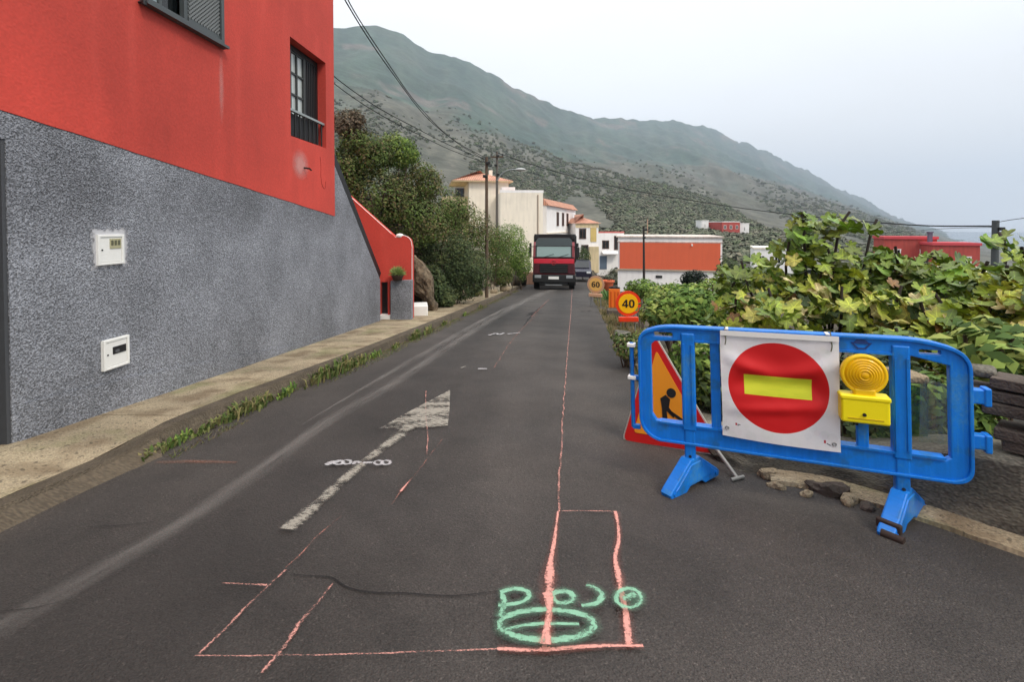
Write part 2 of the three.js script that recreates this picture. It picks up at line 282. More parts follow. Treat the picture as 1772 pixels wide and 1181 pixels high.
const softA = tex(128, (u, v) => { const e = Math.abs(u - 0.5) * 2; return sm(clamp(1 - e)) * clamp(0.15 + 1.9 * (fbm(u * 5, v * 7, 3, 5, 7) - 0.2)) * 0.8; });
M.dust = new THREE.MeshStandardMaterial({ color: S(190, 184, 178), roughness: 0.95, alphaMap: softA, transparent: true, opacity: 0.21, depthWrite: false });
M.mintMist = new THREE.MeshStandardMaterial({ color: S(140, 205, 168), roughness: 0.95, alphaMap: softA, transparent: true, opacity: 0.28, depthWrite: false }); M.pinkMist = new THREE.MeshStandardMaterial({ color: S(196, 122, 110), roughness: 0.95, alphaMap: softA, transparent: true, opacity: 0.28, depthWrite: false });
M.rust = new THREE.MeshStandardMaterial({ color: S(150, 104, 84), roughness: 0.95, alphaMap: softA, transparent: true, opacity: 0.6, depthWrite: false });
M.crack = std(S(26, 24, 24), 1); M.tar = paint(S(24, 22, 22), alphaTex(33, 0.4, 24), 0.85);
let layer = 0;
function ribbon(pts, widths, lift, wobble = 0, tile = 0.5) {  // pts on the road [x, d]; widths in metres
  const cv = new THREE.CatmullRomCurve3(pts.map(p => V(p[0], 0, -p[1])), false, 'centripetal'), len = cv.getLength(), n = Math.max(8, Math.ceil(len / 0.03));
  const p = [], uv = [], ix = [];
  for (let i = 0; i <= Math.min(n, 900); i++) {
    const t = i / Math.min(n, 900), c = cv.getPointAt(t), d = cv.getTangentAt(t), w = lerp(widths[Math.floor(t * (widths.length - 1) * 0.9999)], widths[Math.min(widths.length - 1, Math.floor(t * (widths.length - 1) * 0.9999) + 1)], (t * (widths.length - 1) * 0.9999) % 1) / 2;
    const nx = -d.z, nz = d.x, o = wobble * (noise(t * len * 9, lift * 900) - 0.5);
    for (const s of [-1, 1]) { const x = c.x + nx * (w * s + o), z = c.z + nz * (w * s + o); p.push(x, roadY(-z) + lift, z); uv.push(s < 0 ? 0 : 1, t * len / tile); }
    if (i) { const a = (i - 1) * 2; ix.push(a, a + 1, a + 2, a + 1, a + 3, a + 2); }
  }
  const g = new THREE.BufferGeometry(); g.setAttribute('position', new THREE.Float32BufferAttribute(p, 3)); g.setAttribute('uv', new THREE.Float32BufferAttribute(uv, 2)); g.setIndex(ix); g.computeVertexNormals();
  if (g.attributes.normal.getY(0) < 0) { g.setIndex(ix.map((v, i) => ix[i - i % 3 + [0, 2, 1][i % 3]])); g.computeVertexNormals(); }
  return g;
}
function mark(name, pix, widths, mat, label, wobble = 0.012, tile = 0.5) {
  layer++; const pts = pix.map(q => { const p = onRoad(...q); return [p.x, -p.z]; });
  if (mat === M.mint || mat === M.pink) part('overspray', ribbon(pts, widths.map(w => w * 2.3 + 0.012), 0.004 + layer * 0.0006 - 0.0003, 0, 0.4), mat === M.mint ? M.mintMist : M.pinkMist, road);
  return part(name, ribbon(pts, widths, 0.004 + layer * 0.0006, wobble, tile), mat, road, label);
}
mark('dust_streak', [[-60, 1125], [120, 1020], [300, 915], [450, 815], [560, 735], [680, 665], [770, 605], [850, 555], [910, 522]], [0.20, 0.24, 0.26, 0.30, 0.34, 0.4, 0.1], M.dust, 'pale worn tyre streak curving along the left lane', 0, 3);
mark('dust_streak', [[500, 750], [600, 690], [700, 632], [800, 575], [880, 530]], [0.0, 0.22, 0.3, 0.3, 0.0], M.dust, 'fainter pale streak beside the first', 0, 3);
mark('dust_streak', [[820, 560], [890, 530], [940, 508], [960, 502]], [0.0, 0.5, 0.9, 0.9], M.dust, 'pale dusty patch in front of the truck', 0, 3);
mark('rust_smear', [[270, 803], [330, 801], [410, 803]], [0.06, 0.1, 0.04], M.rust, 'brownish smear near the kerb', 0, 1);
mark('crack', [[508, 997], [545, 1000], [575, 1002], [600, 1018], [640, 1028], [700, 1030], [760, 1034], [830, 1032], [880, 1024]], [0.004, 0.007, 0.006, 0.005, 0.002], M.crack, 'fine dark crack', 0.012);
mark('crack', [[0, 1062], [60, 1056], [110, 1044]], [0.003, 0.004, 0.002], M.crack, null, 0.01);
mark('crack', [[150, 915], [220, 912], [270, 906]], [0.003, 0.005, 0.002], M.crack, null, 0.01);
for (const [pts, w] of [[[[884, 549], [905, 546], [930, 543], [960, 543], [990, 544]], 0.05], [[[906, 566], [918, 550], [932, 536], [945, 526]], 0.07], [[[912, 548], [926, 541], [938, 540]], 0.16], [[[1006, 541], [1012, 540]], 0.1], [[[1018, 540], [1024, 539]], 0.14], [[[1030, 541], [1036, 541]], 0.1]]) mark('tar_mark', pts, [w * 0.4, w, w * 0.5], M.tar, null, 0.08);
// pink survey lines
mark('painted_line', [[990, 500], [988, 540], [983, 600], [977, 680], [972, 760], [968, 830], [966, 890]], [0.04, 0.03, 0.026, 0.024, 0.022], M.pinkThin, 'long thin pink line running up the lane', 0.014);
mark('painted_line', [[966, 890], [958, 950], [950, 1010], [951, 1050], [946, 1100], [942, 1133]], [0.012, 0.018, 0.024, 0.05, 0.03, 0.03], M.pink, 'pink line crossing the green letters', 0.006);
mark('painted_line', [[972, 889], [1020, 889], [1068, 890]], [0.014, 0.016], M.pinkThin, 'short pink cross line', 0.006);
mark('painted_line', [[1066, 890], [1071, 930], [1066, 970], [1074, 1020], [1081, 1060], [1087, 1100], [1090, 1128]], [0.022, 0.018, 0.022, 0.032, 0.026, 0.036], M.pink, 'pink line on the right of the box', 0.008);
mark('painted_line', [[338, 1142], [420, 1143], [560, 1141], [700, 1137], [860, 1131]], [0.009, 0.011, 0.013], M.pinkThin, 'dashed pink base line', 0.006);
mark('painted_line', [[860, 1131], [940, 1133], [1040, 1126], [1113, 1126]], [0.016, 0.024, 0.018, 0.014], M.pink, 'solid end of the pink base line', 0.004);
mark('painted_line', [[345, 1140], [395, 1090], [440, 1045], [468, 1018], [495, 993]], [0.018, 0.02, 0.014, 0.02], M.pinkThin, 'slanting pink line', 0.008);
mark('painted_line', [[385, 1017], [425, 1018], [462, 1020]], [0.008, 0.02], M.pinkThin, 'pink tick', 0.004);
mark('painted_line', [[496, 990], [530, 955], [560, 925], [592, 899]], [0.01, 0.014], M.pinkFaint, null, 0.01);
mark('painted_line', [[455, 1175], [490, 1128], [520, 1085], [545, 1055], [578, 1018]], [0.02, 0.03, 0.02, 0.014], M.pinkThin, 'second slanting pink line', 0.014);
mark('painted_line', [[737, 680], [737, 720], [740, 760], [738, 792]], [0.02, 0.014, 0.018], M.pinkThin, 'pink line over the arrow head', 0.008);
mark('painted_line', [[678, 880], [700, 848], [722, 822], [745, 792], [765, 765]], [0.006, 0.014, 0.006, 0.012], M.pinkFaint, null, 0.006);
mark('painted_line', [[693, 857], [707, 840]], [0.02, 0.008], M.pink, null, 0);
mark('painted_line', [[855, 640], [880, 600], [900, 575], [930, 545]], [0.02, 0.03], M.pinkFaint, null, 0.02);
mark('painted_line', [[920, 550], [935, 535], [950, 520]], [0.05, 0.06], M.pinkFaint, null, 0.05);
// worn white arrow: shaft and head
{ layer++; mark('painted_arrow_shaft', [[497, 924], [560, 870], [620, 815], [670, 775], [712, 742]], [0.12, 0.105, 0.10, 0.12, 0.16], M.worn, 'worn white arrow shaft', 0.01, 0.6);
  layer++; const tri = [[656, 747], [692, 726], [732, 704], [779, 679], [778, 712], [775, 742], [735, 745], [712, 748]].map(q => onRoad(...q)), P = [], U = [], c = tri.reduce((a, p) => a.add(p), V(0, 0, 0)).multiplyScalar(1 / tri.length), n = 8, lift = 0.004 + layer * 0.0006;
  for (let k = 0; k < tri.length; k++) { const a = tri[k], b = tri[(k + 1) % tri.length]; for (const q of [c, b, a]) { P.push(q.x, roadY(-q.z) + lift, q.z); U.push(0.5 + (q.x - c.x) * 0.35, q.z * 1.1); } }
  const g = new THREE.BufferGeometry(); g.setAttribute('position', new THREE.Float32BufferAttribute(P, 3)); g.setAttribute('uv', new THREE.Float32BufferAttribute(U, 2)); g.computeVertexNormals(); if (g.attributes.normal.getY(0) < 0) g.scale(1, 1, 1);
  const al = tex(256, (u, v) => { const st = 0.5 + 0.5 * Math.sin((v * 3 + 0.12 * fbm(u * 4, v * 4, 2, 3, 4)) * Math.PI * 2), n1 = fbm(u * 10, v * 10, 4, 5, 10), f = noise(u * 120, v * 120, 5, 120); return clamp((st * 0.62 + (n1 - 0.5) * 2.0 + (f - 0.5) * 1.5 + 0.10) * 1.3); });
  part('painted_arrow_head', g, paint(S(190, 184, 170), al, 0.58), road, 'worn white arrow head'); }
// white figures, read across the lane
mark('painted_figure', [[563, 811], [575, 807], [590, 804]], [0.05, 0.07, 0.03], M.whitePaint, null, 0);
for (const [cx, cy, rx, ry] of [[586, 807, 9, 3.6], [600, 806.5, 8, 3.8], [655, 807.5, 8, 3.8], [668, 807.5, 8, 3.8]]) mark('painted_figure', Array.from({ length: 13 }, (_, i) => [cx + rx * Math.cos(i * Math.PI / 6), cy + ry * Math.sin(i * Math.PI / 6)]), [0.028, 0.03], M.whitePaint, null, 0);
mark('painted_figure', [[611, 811], [616, 806], [624, 808]], [0.03, 0.035], M.whitePaint, null, 0);
mark('painted_figure', [[628, 808], [644, 808]], [0.035, 0.035], M.whitePaint, null, 0);
mark('painted_figure', [[846, 583], [858, 580], [864, 582], [872, 579]], [0.08, 0.06], M.whitePaint, null, 0);
mark('painted_figure', [[878, 581], [888, 580], [900, 579]], [0.08, 0.07], M.whitePaint, null, 0);
mark('painted_figure', [[827, 642.5], [843, 642.5]], [0.07, 0.07], M.whitePaint, null, 0);
mark('painted_figure', [[798, 641], [806, 638]], [0.04, 0.03], M.worn, null, 0);
// green spray letters
const oval = (cx, cy, rx, ry, a0 = 0, a1 = 360, n = 18) => Array.from({ length: n + 1 }, (_, i) => { const a = (a0 + (a1 - a0) * i / n) * Math.PI / 180; return [cx + rx * Math.cos(a), cy + ry * Math.sin(a)]; });
mark('painted_letter', [[866, 1082], [871, 1066], [873, 1050], [866, 1041], [878, 1034], [895, 1032], [912, 1036], [917, 1044], [908, 1054], [888, 1059], [862, 1061]], [0.03, 0.027, 0.022], M.mint, 'green letter P', 0);
mark('painted_letter', oval(974, 1047, 19, 10.5), [0.03, 0.032], M.mint, 'green letter o', 0);
mark('painted_letter', [[1014, 1026], [1028, 1030], [1041, 1041], [1038, 1054], [1022, 1061], [1006, 1062]], [0.02, 0.032, 0.02], M.mint, 'green curved stroke', 0);
mark('painted_letter', oval(1088, 1049, 22, 17), [0.022, 0.024], M.mint, 'green ring with filled middle', 0);
mark('painted_letter', [[1078, 1052], [1094, 1045], [1100, 1042]], [0.04, 0.04], M.mint, null, 0);
mark('painted_letter', oval(946, 1097, 82, 27, 150, 510, 30), [0.032, 0.03, 0.036, 0.03], M.mint, 'large green oval', 0);
mark('painted_letter', [[872, 1107], [900, 1100], [930, 1096], [1002, 1096]], [0.02, 0.02, 0.014], M.mint, 'green stroke inside the oval', 0);
mark('painted_line', [[948, 1040], [951, 1070], [947, 1100], [943, 1132]], [0.05, 0.028, 0.026, 0.05], M.pink, null, 0.004);
// ---------------------------------------------------------------- red house on the left
const HT = Math.atan2(1, 0.06);
M.jamb = std(S(70, 72, 76), 0.7);
{
  const h = thing('red_house', 'two tone house, red render over grey pebble-dash, filling the left side', 'house', [-3.72, 0, 0], HT);
  const vB = u => EYE + 0.795 - 0.1197 * (u - 3.26), foot = u => paveY(u) - 0.12;
  const bottom = (a, b, n = 12) => Array.from({ length: n + 1 }, (_, i) => { const u = lerp(a, b, i / n); return [u, foot(u)]; });
  // grey lower wall with the stair parapet that runs on beyond the corner
  const bnd = []; for (let u = 8.585; u > 3.2; u -= 0.12) bnd.push([u, vB(u) + 0.006 * (noise(u * 5, 3) - 0.5)]);
  const grey = [...bottom(-4, 0.9, 6), [0.9, 1.98], [3.315, 1.98], ...bottom(3.315, 11.0, 24), [11.0, EYE - 1.27], [8.585, EYE + 1.10], ...bnd, [3.1, vB(3.1)], [-4, vB(-4)]];
  part('plinth_wall', slab(grey, 0.3), M.pebble, h, 'grey pebble-dash lower wall');
  part('skirting', (() => { const up = []; for (let u = 10.9; u >= 3.33; u -= 0.1) up.push([u, foot(u) + 0.12 + lerp(0.27, 0.07, sstep(3.3, 8, u)) + 0.03 * (fbm(u * 3, 1, 4, 3) - 0.5)]); const g = slab([...bottom(3.33, 10.98, 24), ...up], 0.02, [], 0); g.translate(0, 0, 0.012); return g; })(), M.pebble, h);
  const w2 = [[7.09, EYE + 1.33], [8.26, EYE + 1.33], [8.26, EYE + 2.80], [7.09, EYE + 2.80]], w1 = [[4.46, EYE + 2.09], [5.585, EYE + 2.09], [5.585, EYE + 3.5], [4.46, EYE + 3.5]];
  const redPts = [[-4, vB(-4) + 0.002], ...bnd.slice().reverse().map(([u, v]) => [u, v + 0.002]), [8.585, 7.2], [-4, 7.2]];
  const rw = part('upper_wall', (() => { const g = slab(redPts, 0.3, [w1, w2]); g.translate(0, 0, 0.006); return g; })(), M.red, h, 'red rendered upper wall');
  part('end_wall', bx(0.3, 9.5, 6.2, 8.43, 2.45, -3.42), M.red, h);
  part('back_wall', bx(12.6, 9.5, 0.3, 2.29, 2.45, -6.4), M.red, h);
  part('near_wall', bx(0.3, 9.5, 6.0, -3.84, 2.45, -3.31), M.red, h);
  part('roof', bx(12.9, 0.25, 6.9, 2.3, 7.33, -3.2), M.kerb, h);
  // garage door and its jamb
  part('door', bx(2.4, 2.6, 0.05, 2.1, 0.7, -0.27), M.jamb, h);
  part('door_jamb', bx(0.025, 2.6, 0.275, 3.3, 0.68, -0.145), M.jamb, h);
  part('door_jamb', bx(0.025, 2.6, 0.275, 0.915, 0.68, -0.145), M.jamb, h);
  // window with folded lattice shutter, top left of the photo
  {
    const w = part('window', merge([bx(0.05, 1.41, 0.07, 4.485, EYE + 2.795, -0.0), bx(0.05, 1.41, 0.07, 5.56, EYE + 2.795, 0.0), bx(1.025, 0.05, 0.07, 5.0225, EYE + 2.115, 0.0), bx(1.025, 0.05, 0.07, 5.0225, EYE + 3.475, 0.0)]), M.greyFrame, h);
    part('frame', merge([bx(0.05, 1.31, 0.05, 5.02, EYE + 2.795, -0.02), bx(0.035, 1.31, 0.04, 4.74, EYE + 2.795, -0.06), bx(0.49, 0.04, 0.03, 5.29, EYE + 2.165, 0.0)]), M.greyFrame, w);
    part('pane', bx(0.24, 1.3, 0.012, 4.625, EYE + 2.795, -0.07), std(S(150, 165, 172), 0.12), w, 'pale pane with a reflection painted into its colour');  // reflection painted in as the pale pane colour
    part('pane', bx(0.26, 1.3, 0.012, 4.88, EYE + 2.795, -0.09), M.glass, w);
    const bars = []; const a = Math.PI / 4;
    for (let i = -18; i < 34; i++) for (const s of [-1, 1]) {
      // diagonal lath clipped to the shutter field
      const x0 = 5.05, x1 = 5.53, y0 = EYE + 2.19, y1 = EYE + 3.44; const c = i * 0.044;
      let ax = x0, ay = s > 0 ? y0 + c : y0 + c + 0.3, bx_ = x1, by = s > 0 ? ay + (x1 - x0) : ay - (x1 - x0);
      const clip = (px, py, qx, qy) => { let t0 = 0, t1 = 1; const dy = qy - py; for (const [n, dd] of [[y0 - py, dy], [py - y1, -dy]]) { if (dd > 0) t0 = Math.max(t0, n / dd); else if (dd < 0) t1 = Math.min(t1, n / dd); } return t0 < t1 - 0.02 ? [px + (qx - px) * t0, py + dy * t0, px + (qx - px) * t1, py + dy * t1] : null; };
      const q = clip(ax, ay, bx_, by); if (!q) continue;
      const L = Math.hypot(q[2] - q[0], q[3] - q[1]);
      bars.push(bx(L, 0.017, 0.008, (q[0] + q[2]) / 2, (q[1] + q[3]) / 2, s > 0 ? 0.012 : 0.003, [0, 0, s * a]));
    }
    const lat = part('lattice', merge(bars), std(S(112, 116, 116), 0.6), w, 'grey lattice shutter'); lat.userData.kind = 'stuff';
    part('shutter_backing', bx(0.48, 1.25, 0.01, 5.29, EYE + 2.815, -0.03), M.matBlack, w);
    part('sill', bx(1.16, 0.03, 0.10, 5.02, EYE + 2.072, 0.035), M.greyFrame, w);
    part('hook', merge([rod(V(4.43, EYE + 2.06, 0), V(4.43, EYE + 2.06, 0.06), 0.012), rb(0.04, 0.05, 0.03, 0.01, 4.43, EYE + 2.055, 0.06)]), M.black, w);
  }
  // deep window with guard rail near the corner
  {
    const F = -0.17, y0 = EYE + 1.33, y1 = EYE + 2.80;
    const w = part('window', merge([bx(0.06, 1.47, 0.06, 7.12, (y0 + y1) / 2, F), bx(0.06, 1.47, 0.06, 8.23, (y0 + y1) / 2, F), bx(1.05, 0.08, 0.06, 7.675, y1 - 0.04, F), bx(1.05, 0.06, 0.06, 7.675, y0 + 0.03, F)]), M.iron, h);
    const cols = [[7.15, 7.36], [7.40, 7.57], [7.60, 7.78]];
    const wm = std(S(58, 62, 62), 0.6);
    part('muntin', merge([bx(0.05, 1.33, 0.05, 7.38, EYE + 2.055, F), bx(0.03, 1.33, 0.045, 7.585, EYE + 2.055, F), bx(0.05, 1.33, 0.05, 7.81, EYE + 2.055, F)]), wm, w);
    for (const [a, b] of cols) for (let k = 0; k < 4; k++) {
      const ya = EYE + 1.39 + k * 0.33; part('pane', bx(b - a, 0.30, 0.012, (a + b) / 2, ya + 0.165, F - 0.012), std(S(186, 192, 190), 0.1), w); part('muntin', bx(b - a, 0.028, 0.035, (a + b) / 2, ya + 0.33, F), wm, w);  // pale pane colour takes in white curtain and reflected sky
    }
    part('shutter', merge([bx(0.36, 1.33, 0.04, 8.02, EYE + 2.055, F), ...Array.from({ length: 5 }, (_, i) => bx(0.012, 1.3, 0.012, 7.90 + i * 0.06, EYE + 2.055, F + 0.026))]), M.black, w, 'dark right-hand shutter leaf');
    part('guard_rail', bx(1.17, 0.035, 0.05, 7.675, EYE + 1.74, -0.045), std(S(150, 156, 154), 0.35, { metalness: 0.4 }), w);
    for (let i = 0; i < 8; i++) part('bar', rod(V(7.16 + i * 0.147, y0 + 0.02, -0.045), V(7.16 + i * 0.147, EYE + 1.725, -0.045), 0.013), M.iron, w);
    part('lower_panel', bx(1.05, 0.34, 0.03, 7.675, EYE + 1.55, F + 0.05), M.black, w);
  }
  // spout and the pale repair round it
  const sp = part('spout', merge([rod(V(7.47, EYE + 0.90, 0), V(7.47, EYE + 0.885, 0.10), 0.014), rod(V(7.47, EYE + 0.888, 0.095), V(7.50, EYE + 0.86, 0.115), 0.012)]), M.matBlack, h);
  const patchA = tex(128, (u, v) => { const r = Math.hypot(u - 0.5, v - 0.5) * 2; return clamp((1 - r) * 1.4 + (fbm(u * 6, v * 6, 5, 4) - 0.5) * 1.1 * (1 - r)); });
  part('plaster_patch', (() => { const g = new THREE.PlaneGeometry(0.55, 0.5); g.translate(7.36, EYE + 0.93, 0.011); return g; })(), new THREE.MeshStandardMaterial({ color: S(226, 178, 172), roughness: 0.95, alphaMap: patchA, transparent: true, opacity: 0.55, depthWrite: false }), h);
  part('plaster_patch', (() => { const g = new THREE.PlaneGeometry(0.1, 0.9); g.translate(5.55, EYE + 1.6, 0.011); return g; })(), new THREE.MeshStandardMaterial({ color: S(226, 178, 172), roughness: 0.95, alphaMap: patchA, transparent: true, opacity: 0.28, depthWrite: false }), h);
  part('plaster_crack', merge([tube([V(8.02, EYE + 1.15, 0.008), V(8.05, EYE + 1.0, 0.008), V(8.04, EYE + 0.85, 0.008), V(8.10, EYE + 0.66, 0.008), V(8.2, EYE + 0.63, 0.008), V(8.22, EYE + 0.75, 0.008)], 0.004, 20, 4)]), std(S(150, 50, 42), 1), h);
  // coping and handrail on the stair parapet, the steps behind it
  const a = V(8.62, EYE + 1.10, -0.1), b = V(11.02, EYE - 1.27, -0.1), dir = b.clone().sub(a), ang = Math.atan2(dir.y, dir.x);
  part('coping', bx(dir.length() + 0.06, 0.15, 0.20, (a.x + b.x) / 2, (a.y + b.y) / 2 + 0.115, -0.11, [0, 0, ang]), M.black, h, 'dark coping on the stair parapet');
  part('handrail', merge([rod(V(8.62, EYE + 1.42, -0.12), V(11.0, EYE - 0.93, -0.12), 0.022), ...[0.06, 0.35, 0.65, 0.95].map(t => rod(a.clone().lerp(b, t).add(V(0, 0, -0.1)), a.clone().lerp(b, t).add(V(0, 0.30, -0.02)), 0.012))]), M.iron, h);
  for (let i = 0; i < 12; i++) part('step', bx(0.26, 2.2, 1.0, 11.0 - i * 0.22 - 0.1, foot(11.2) - 1.0 + i * 0.19, -0.85), M.kerb, h);
}
// meter boxes let into the plinth
{
  const mk = (label, u, v, kind) => {
    const t = thing('meter_box', label, 'meter box', [-3.72 + 0.06 * u, v, -u], HT, undefined);
    part('box_frame', slab(shape([[-0.145, -0.15], [0.145, -0.15], [0.145, 0.15], [-0.145, 0.15]], [[[-0.12, -0.125], [0.12, -0.125], [0.12, 0.125], [-0.12, 0.125]]]), 0.04, [], 0.004), M.white, t).position.z = 0.035;
    part('cover', rb(0.236, 0.246, 0.03, 0.006, 0, 0, 0.012), M.white, t);
    if (kind) { part('meter_window', rb(0.125, 0.10, 0.008, 0.003, 0.045, 0.06, 0.03), std(S(176, 172, 138), 0.25), t); for (let i = 0; i < 3; i++) part('meter_dial', bx(0.024, 0.05, 0.004, 0.005 + i * 0.038, 0.068, 0.035), std(S(92, 92, 70), 0.5), t); }
    else { part('meter_window', rb(0.15, 0.075, 0.008, 0.003, 0.03, 0.03, 0.03), M.black, t); part('meter_dial', bx(0.045, 0.03, 0.004, 0.0, 0.02, 0.035), std(S(90, 92, 95), 0.4), t); }
    t.scale.setScalar(0.86);
    part('lock', rod(V(-0.1, 0.0, 0.02), V(-0.1, 0.0, 0.033), 0.008), M.iron, t);
    return t;
  };
  const up = mk('white meter box with a pale dial window, upper of the two on the grey wall', 4.08, EYE - 0.212, true);
  const al = tex(128, (u, v) => { const e = Math.max(Math.abs(u - 0.5), Math.abs(v - 0.5)) * 2; return clamp((1 - e) * 5 + (fbm(u * 14, v * 14, 3, 3) - 0.5) * 2.5 * sstep(0.6, 0.9, e)); });
  part('plaster_surround', (() => { const g = new THREE.PlaneGeometry(0.42, 0.42); g.translate(0.01, 0.01, 0.008); return g; })(), new THREE.MeshStandardMaterial({ color: S(188, 188, 192), roughness: 1, alphaMap: al, transparent: true, depthWrite: false }), up, 'pale mortar smeared round the box');
  mk('white meter box with a dark slot window, lower of the two on the grey wall', 4.115, EYE - 1.115, false);
}
// ---------------------------------------------------------------- red gate wall beyond the stairs
{
  const D = 11.35, P = (x, y, d = D) => { const p = at(x, y, d); return [p.x, p.y]; };
  const t = thing('gate_wall', 'red garden wall with sloping white-edged top beside the stairs', 'wall', [0, 0, -D]);
  const top = [[560, 300], [585, 321], [608, 343], [630, 363], [650, 381], [670, 399], [685, 412], [690, 408], [703, 410], [710, 416], [713, 430]];
  part('wall', slab([...top.map(p => P(...p)), P(713, 570), P(676, 570), P(676, 489), P(659, 489), P(659, 580), P(560, 580)].reverse(), 0.22), M.red, t);
  part('edge_trim', tube(top.slice(1).map(([x, y]) => V(...P(x, y - 0.3), -0.02)), 0.010, 60, 5), M.white, t);
  part('finial', (() => { const g = new THREE.SphereGeometry(0.075, 10, 8); g.scale(1.3, 0.8, 1); g.translate(...P(691, 409), -0.05); return g; })(), M.white, t);
  part('edge_trim', rod(V(...P(713, 430), 0), V(...P(713, 560), 0), 0.008), M.white, t);
  part('base_block', slab([P(676, 487, 11.18), P(712, 486, 11.18), P(712, 575, 11.18), P(676, 575, 11.18)].reverse(), 0.2), M.pebble, t, 'grey pebble-dash base').position.z = 0.18;
  part('gate_post', bx(0.05, 1.0, 0.08, P(674, 500)[0], P(674, 515)[1], 0.03), M.red, t);
  part('gate', merge([bx(0.26, 0.95, 0.03, P(666, 500)[0], P(666, 514)[1], -0.12)]), M.black, t, 'dark metal gate');
  part('threshold', bx(0.3, 0.12, 0.3, P(667, 500)[0], P(667, 549)[1], 0.0), M.white, t);
  const c = thing('potted_cactus', 'round spiky green plant in a low pot on the grey gate pillar', 'plant', (() => { const p = at(688, 486, 11.12); return [p.x, p.y, p.z]; })());
  part('pot', (() => { const g = new THREE.LatheGeometry([[0.001, 0], [0.10, 0], [0.13, 0.09], [0.145, 0.10], [0.145, 0.12], [0.12, 0.12], [0.11, 0.1], [0.001, 0.1]].map(p => new THREE.Vector2(...p)), 16); return g; })(), std(S(70, 52, 42), 0.9), c);
  const r = rng(5), lv = []; for (let i = 0; i < 220; i++) { const a = r() * 6.28, e = Math.acos(r() * 1.15 - 0.15), L = 0.17 + 0.06 * r(), d = V(Math.cos(a) * Math.sin(e), Math.cos(e), Math.sin(a) * Math.sin(e)); lv.push(rod(V(0, 0.15, 0), d.multiplyScalar(L).add(V(0, 0.15, 0)), 0.016, 0.002, 4)); }
  part('foliage', merge(lv), std(S(134, 150, 84), 0.8), c);
  solo('kerb_wall', (() => { const a = at(716, 549, 12.1), b = at(738, 540, 12.4); return rb(0.36, 0.30, 0.6, 0.03, (a.x + b.x) / 2, paveY(12.2) + 0.12, -12.3, [0, 0.2, 0]); })(), M.white, 'low white plastered block at the foot of the bank past the gate wall', 'block');
}
// ---------------------------------------------------------------- blue plastic barrier
const BP = [1.14, roadY(2.98) + 0.002, -2.98], BT = -0.409, BR = 0.030;
function onBarrier(o) { o.position.set(...BP); o.rotation.set(0, BT, BR, 'YXZ'); return o; }
M.blue = (() => { const c = tex(512, (u, v) => { const m = fbm(u * 5, v * 5, 3, 5, 5), s = fbm(u * 60, v * 8, 6, 3, 8), g = noise(u * 90, v * 90, 2, 90); const k = 0.92 + 0.12 * (m - 0.5) + 0.1 * (s - 0.5); const dirt = clamp((fbm(u * 9, v * 9, 17, 5, 9) - 0.55) * 5) * 0.35; return mix3(mix3([0.07 * k, 0.52 * k, 0.94 * k], [0.30, 0.36, 0.42], dirt), [0.50, 0.62, 0.74], clamp((m + g * 0.2 - 0.66) * 3) * 0.6 + 0.35 * clamp((noise(u * 90, v * 6, 12, 6) - 0.86) * 9)); }, true, 1.5); return new THREE.MeshStandardMaterial({ map: c, roughness: 0.33, bumpMap: M.asphalt.bumpMap, bumpScale: 0.0006 }); })();
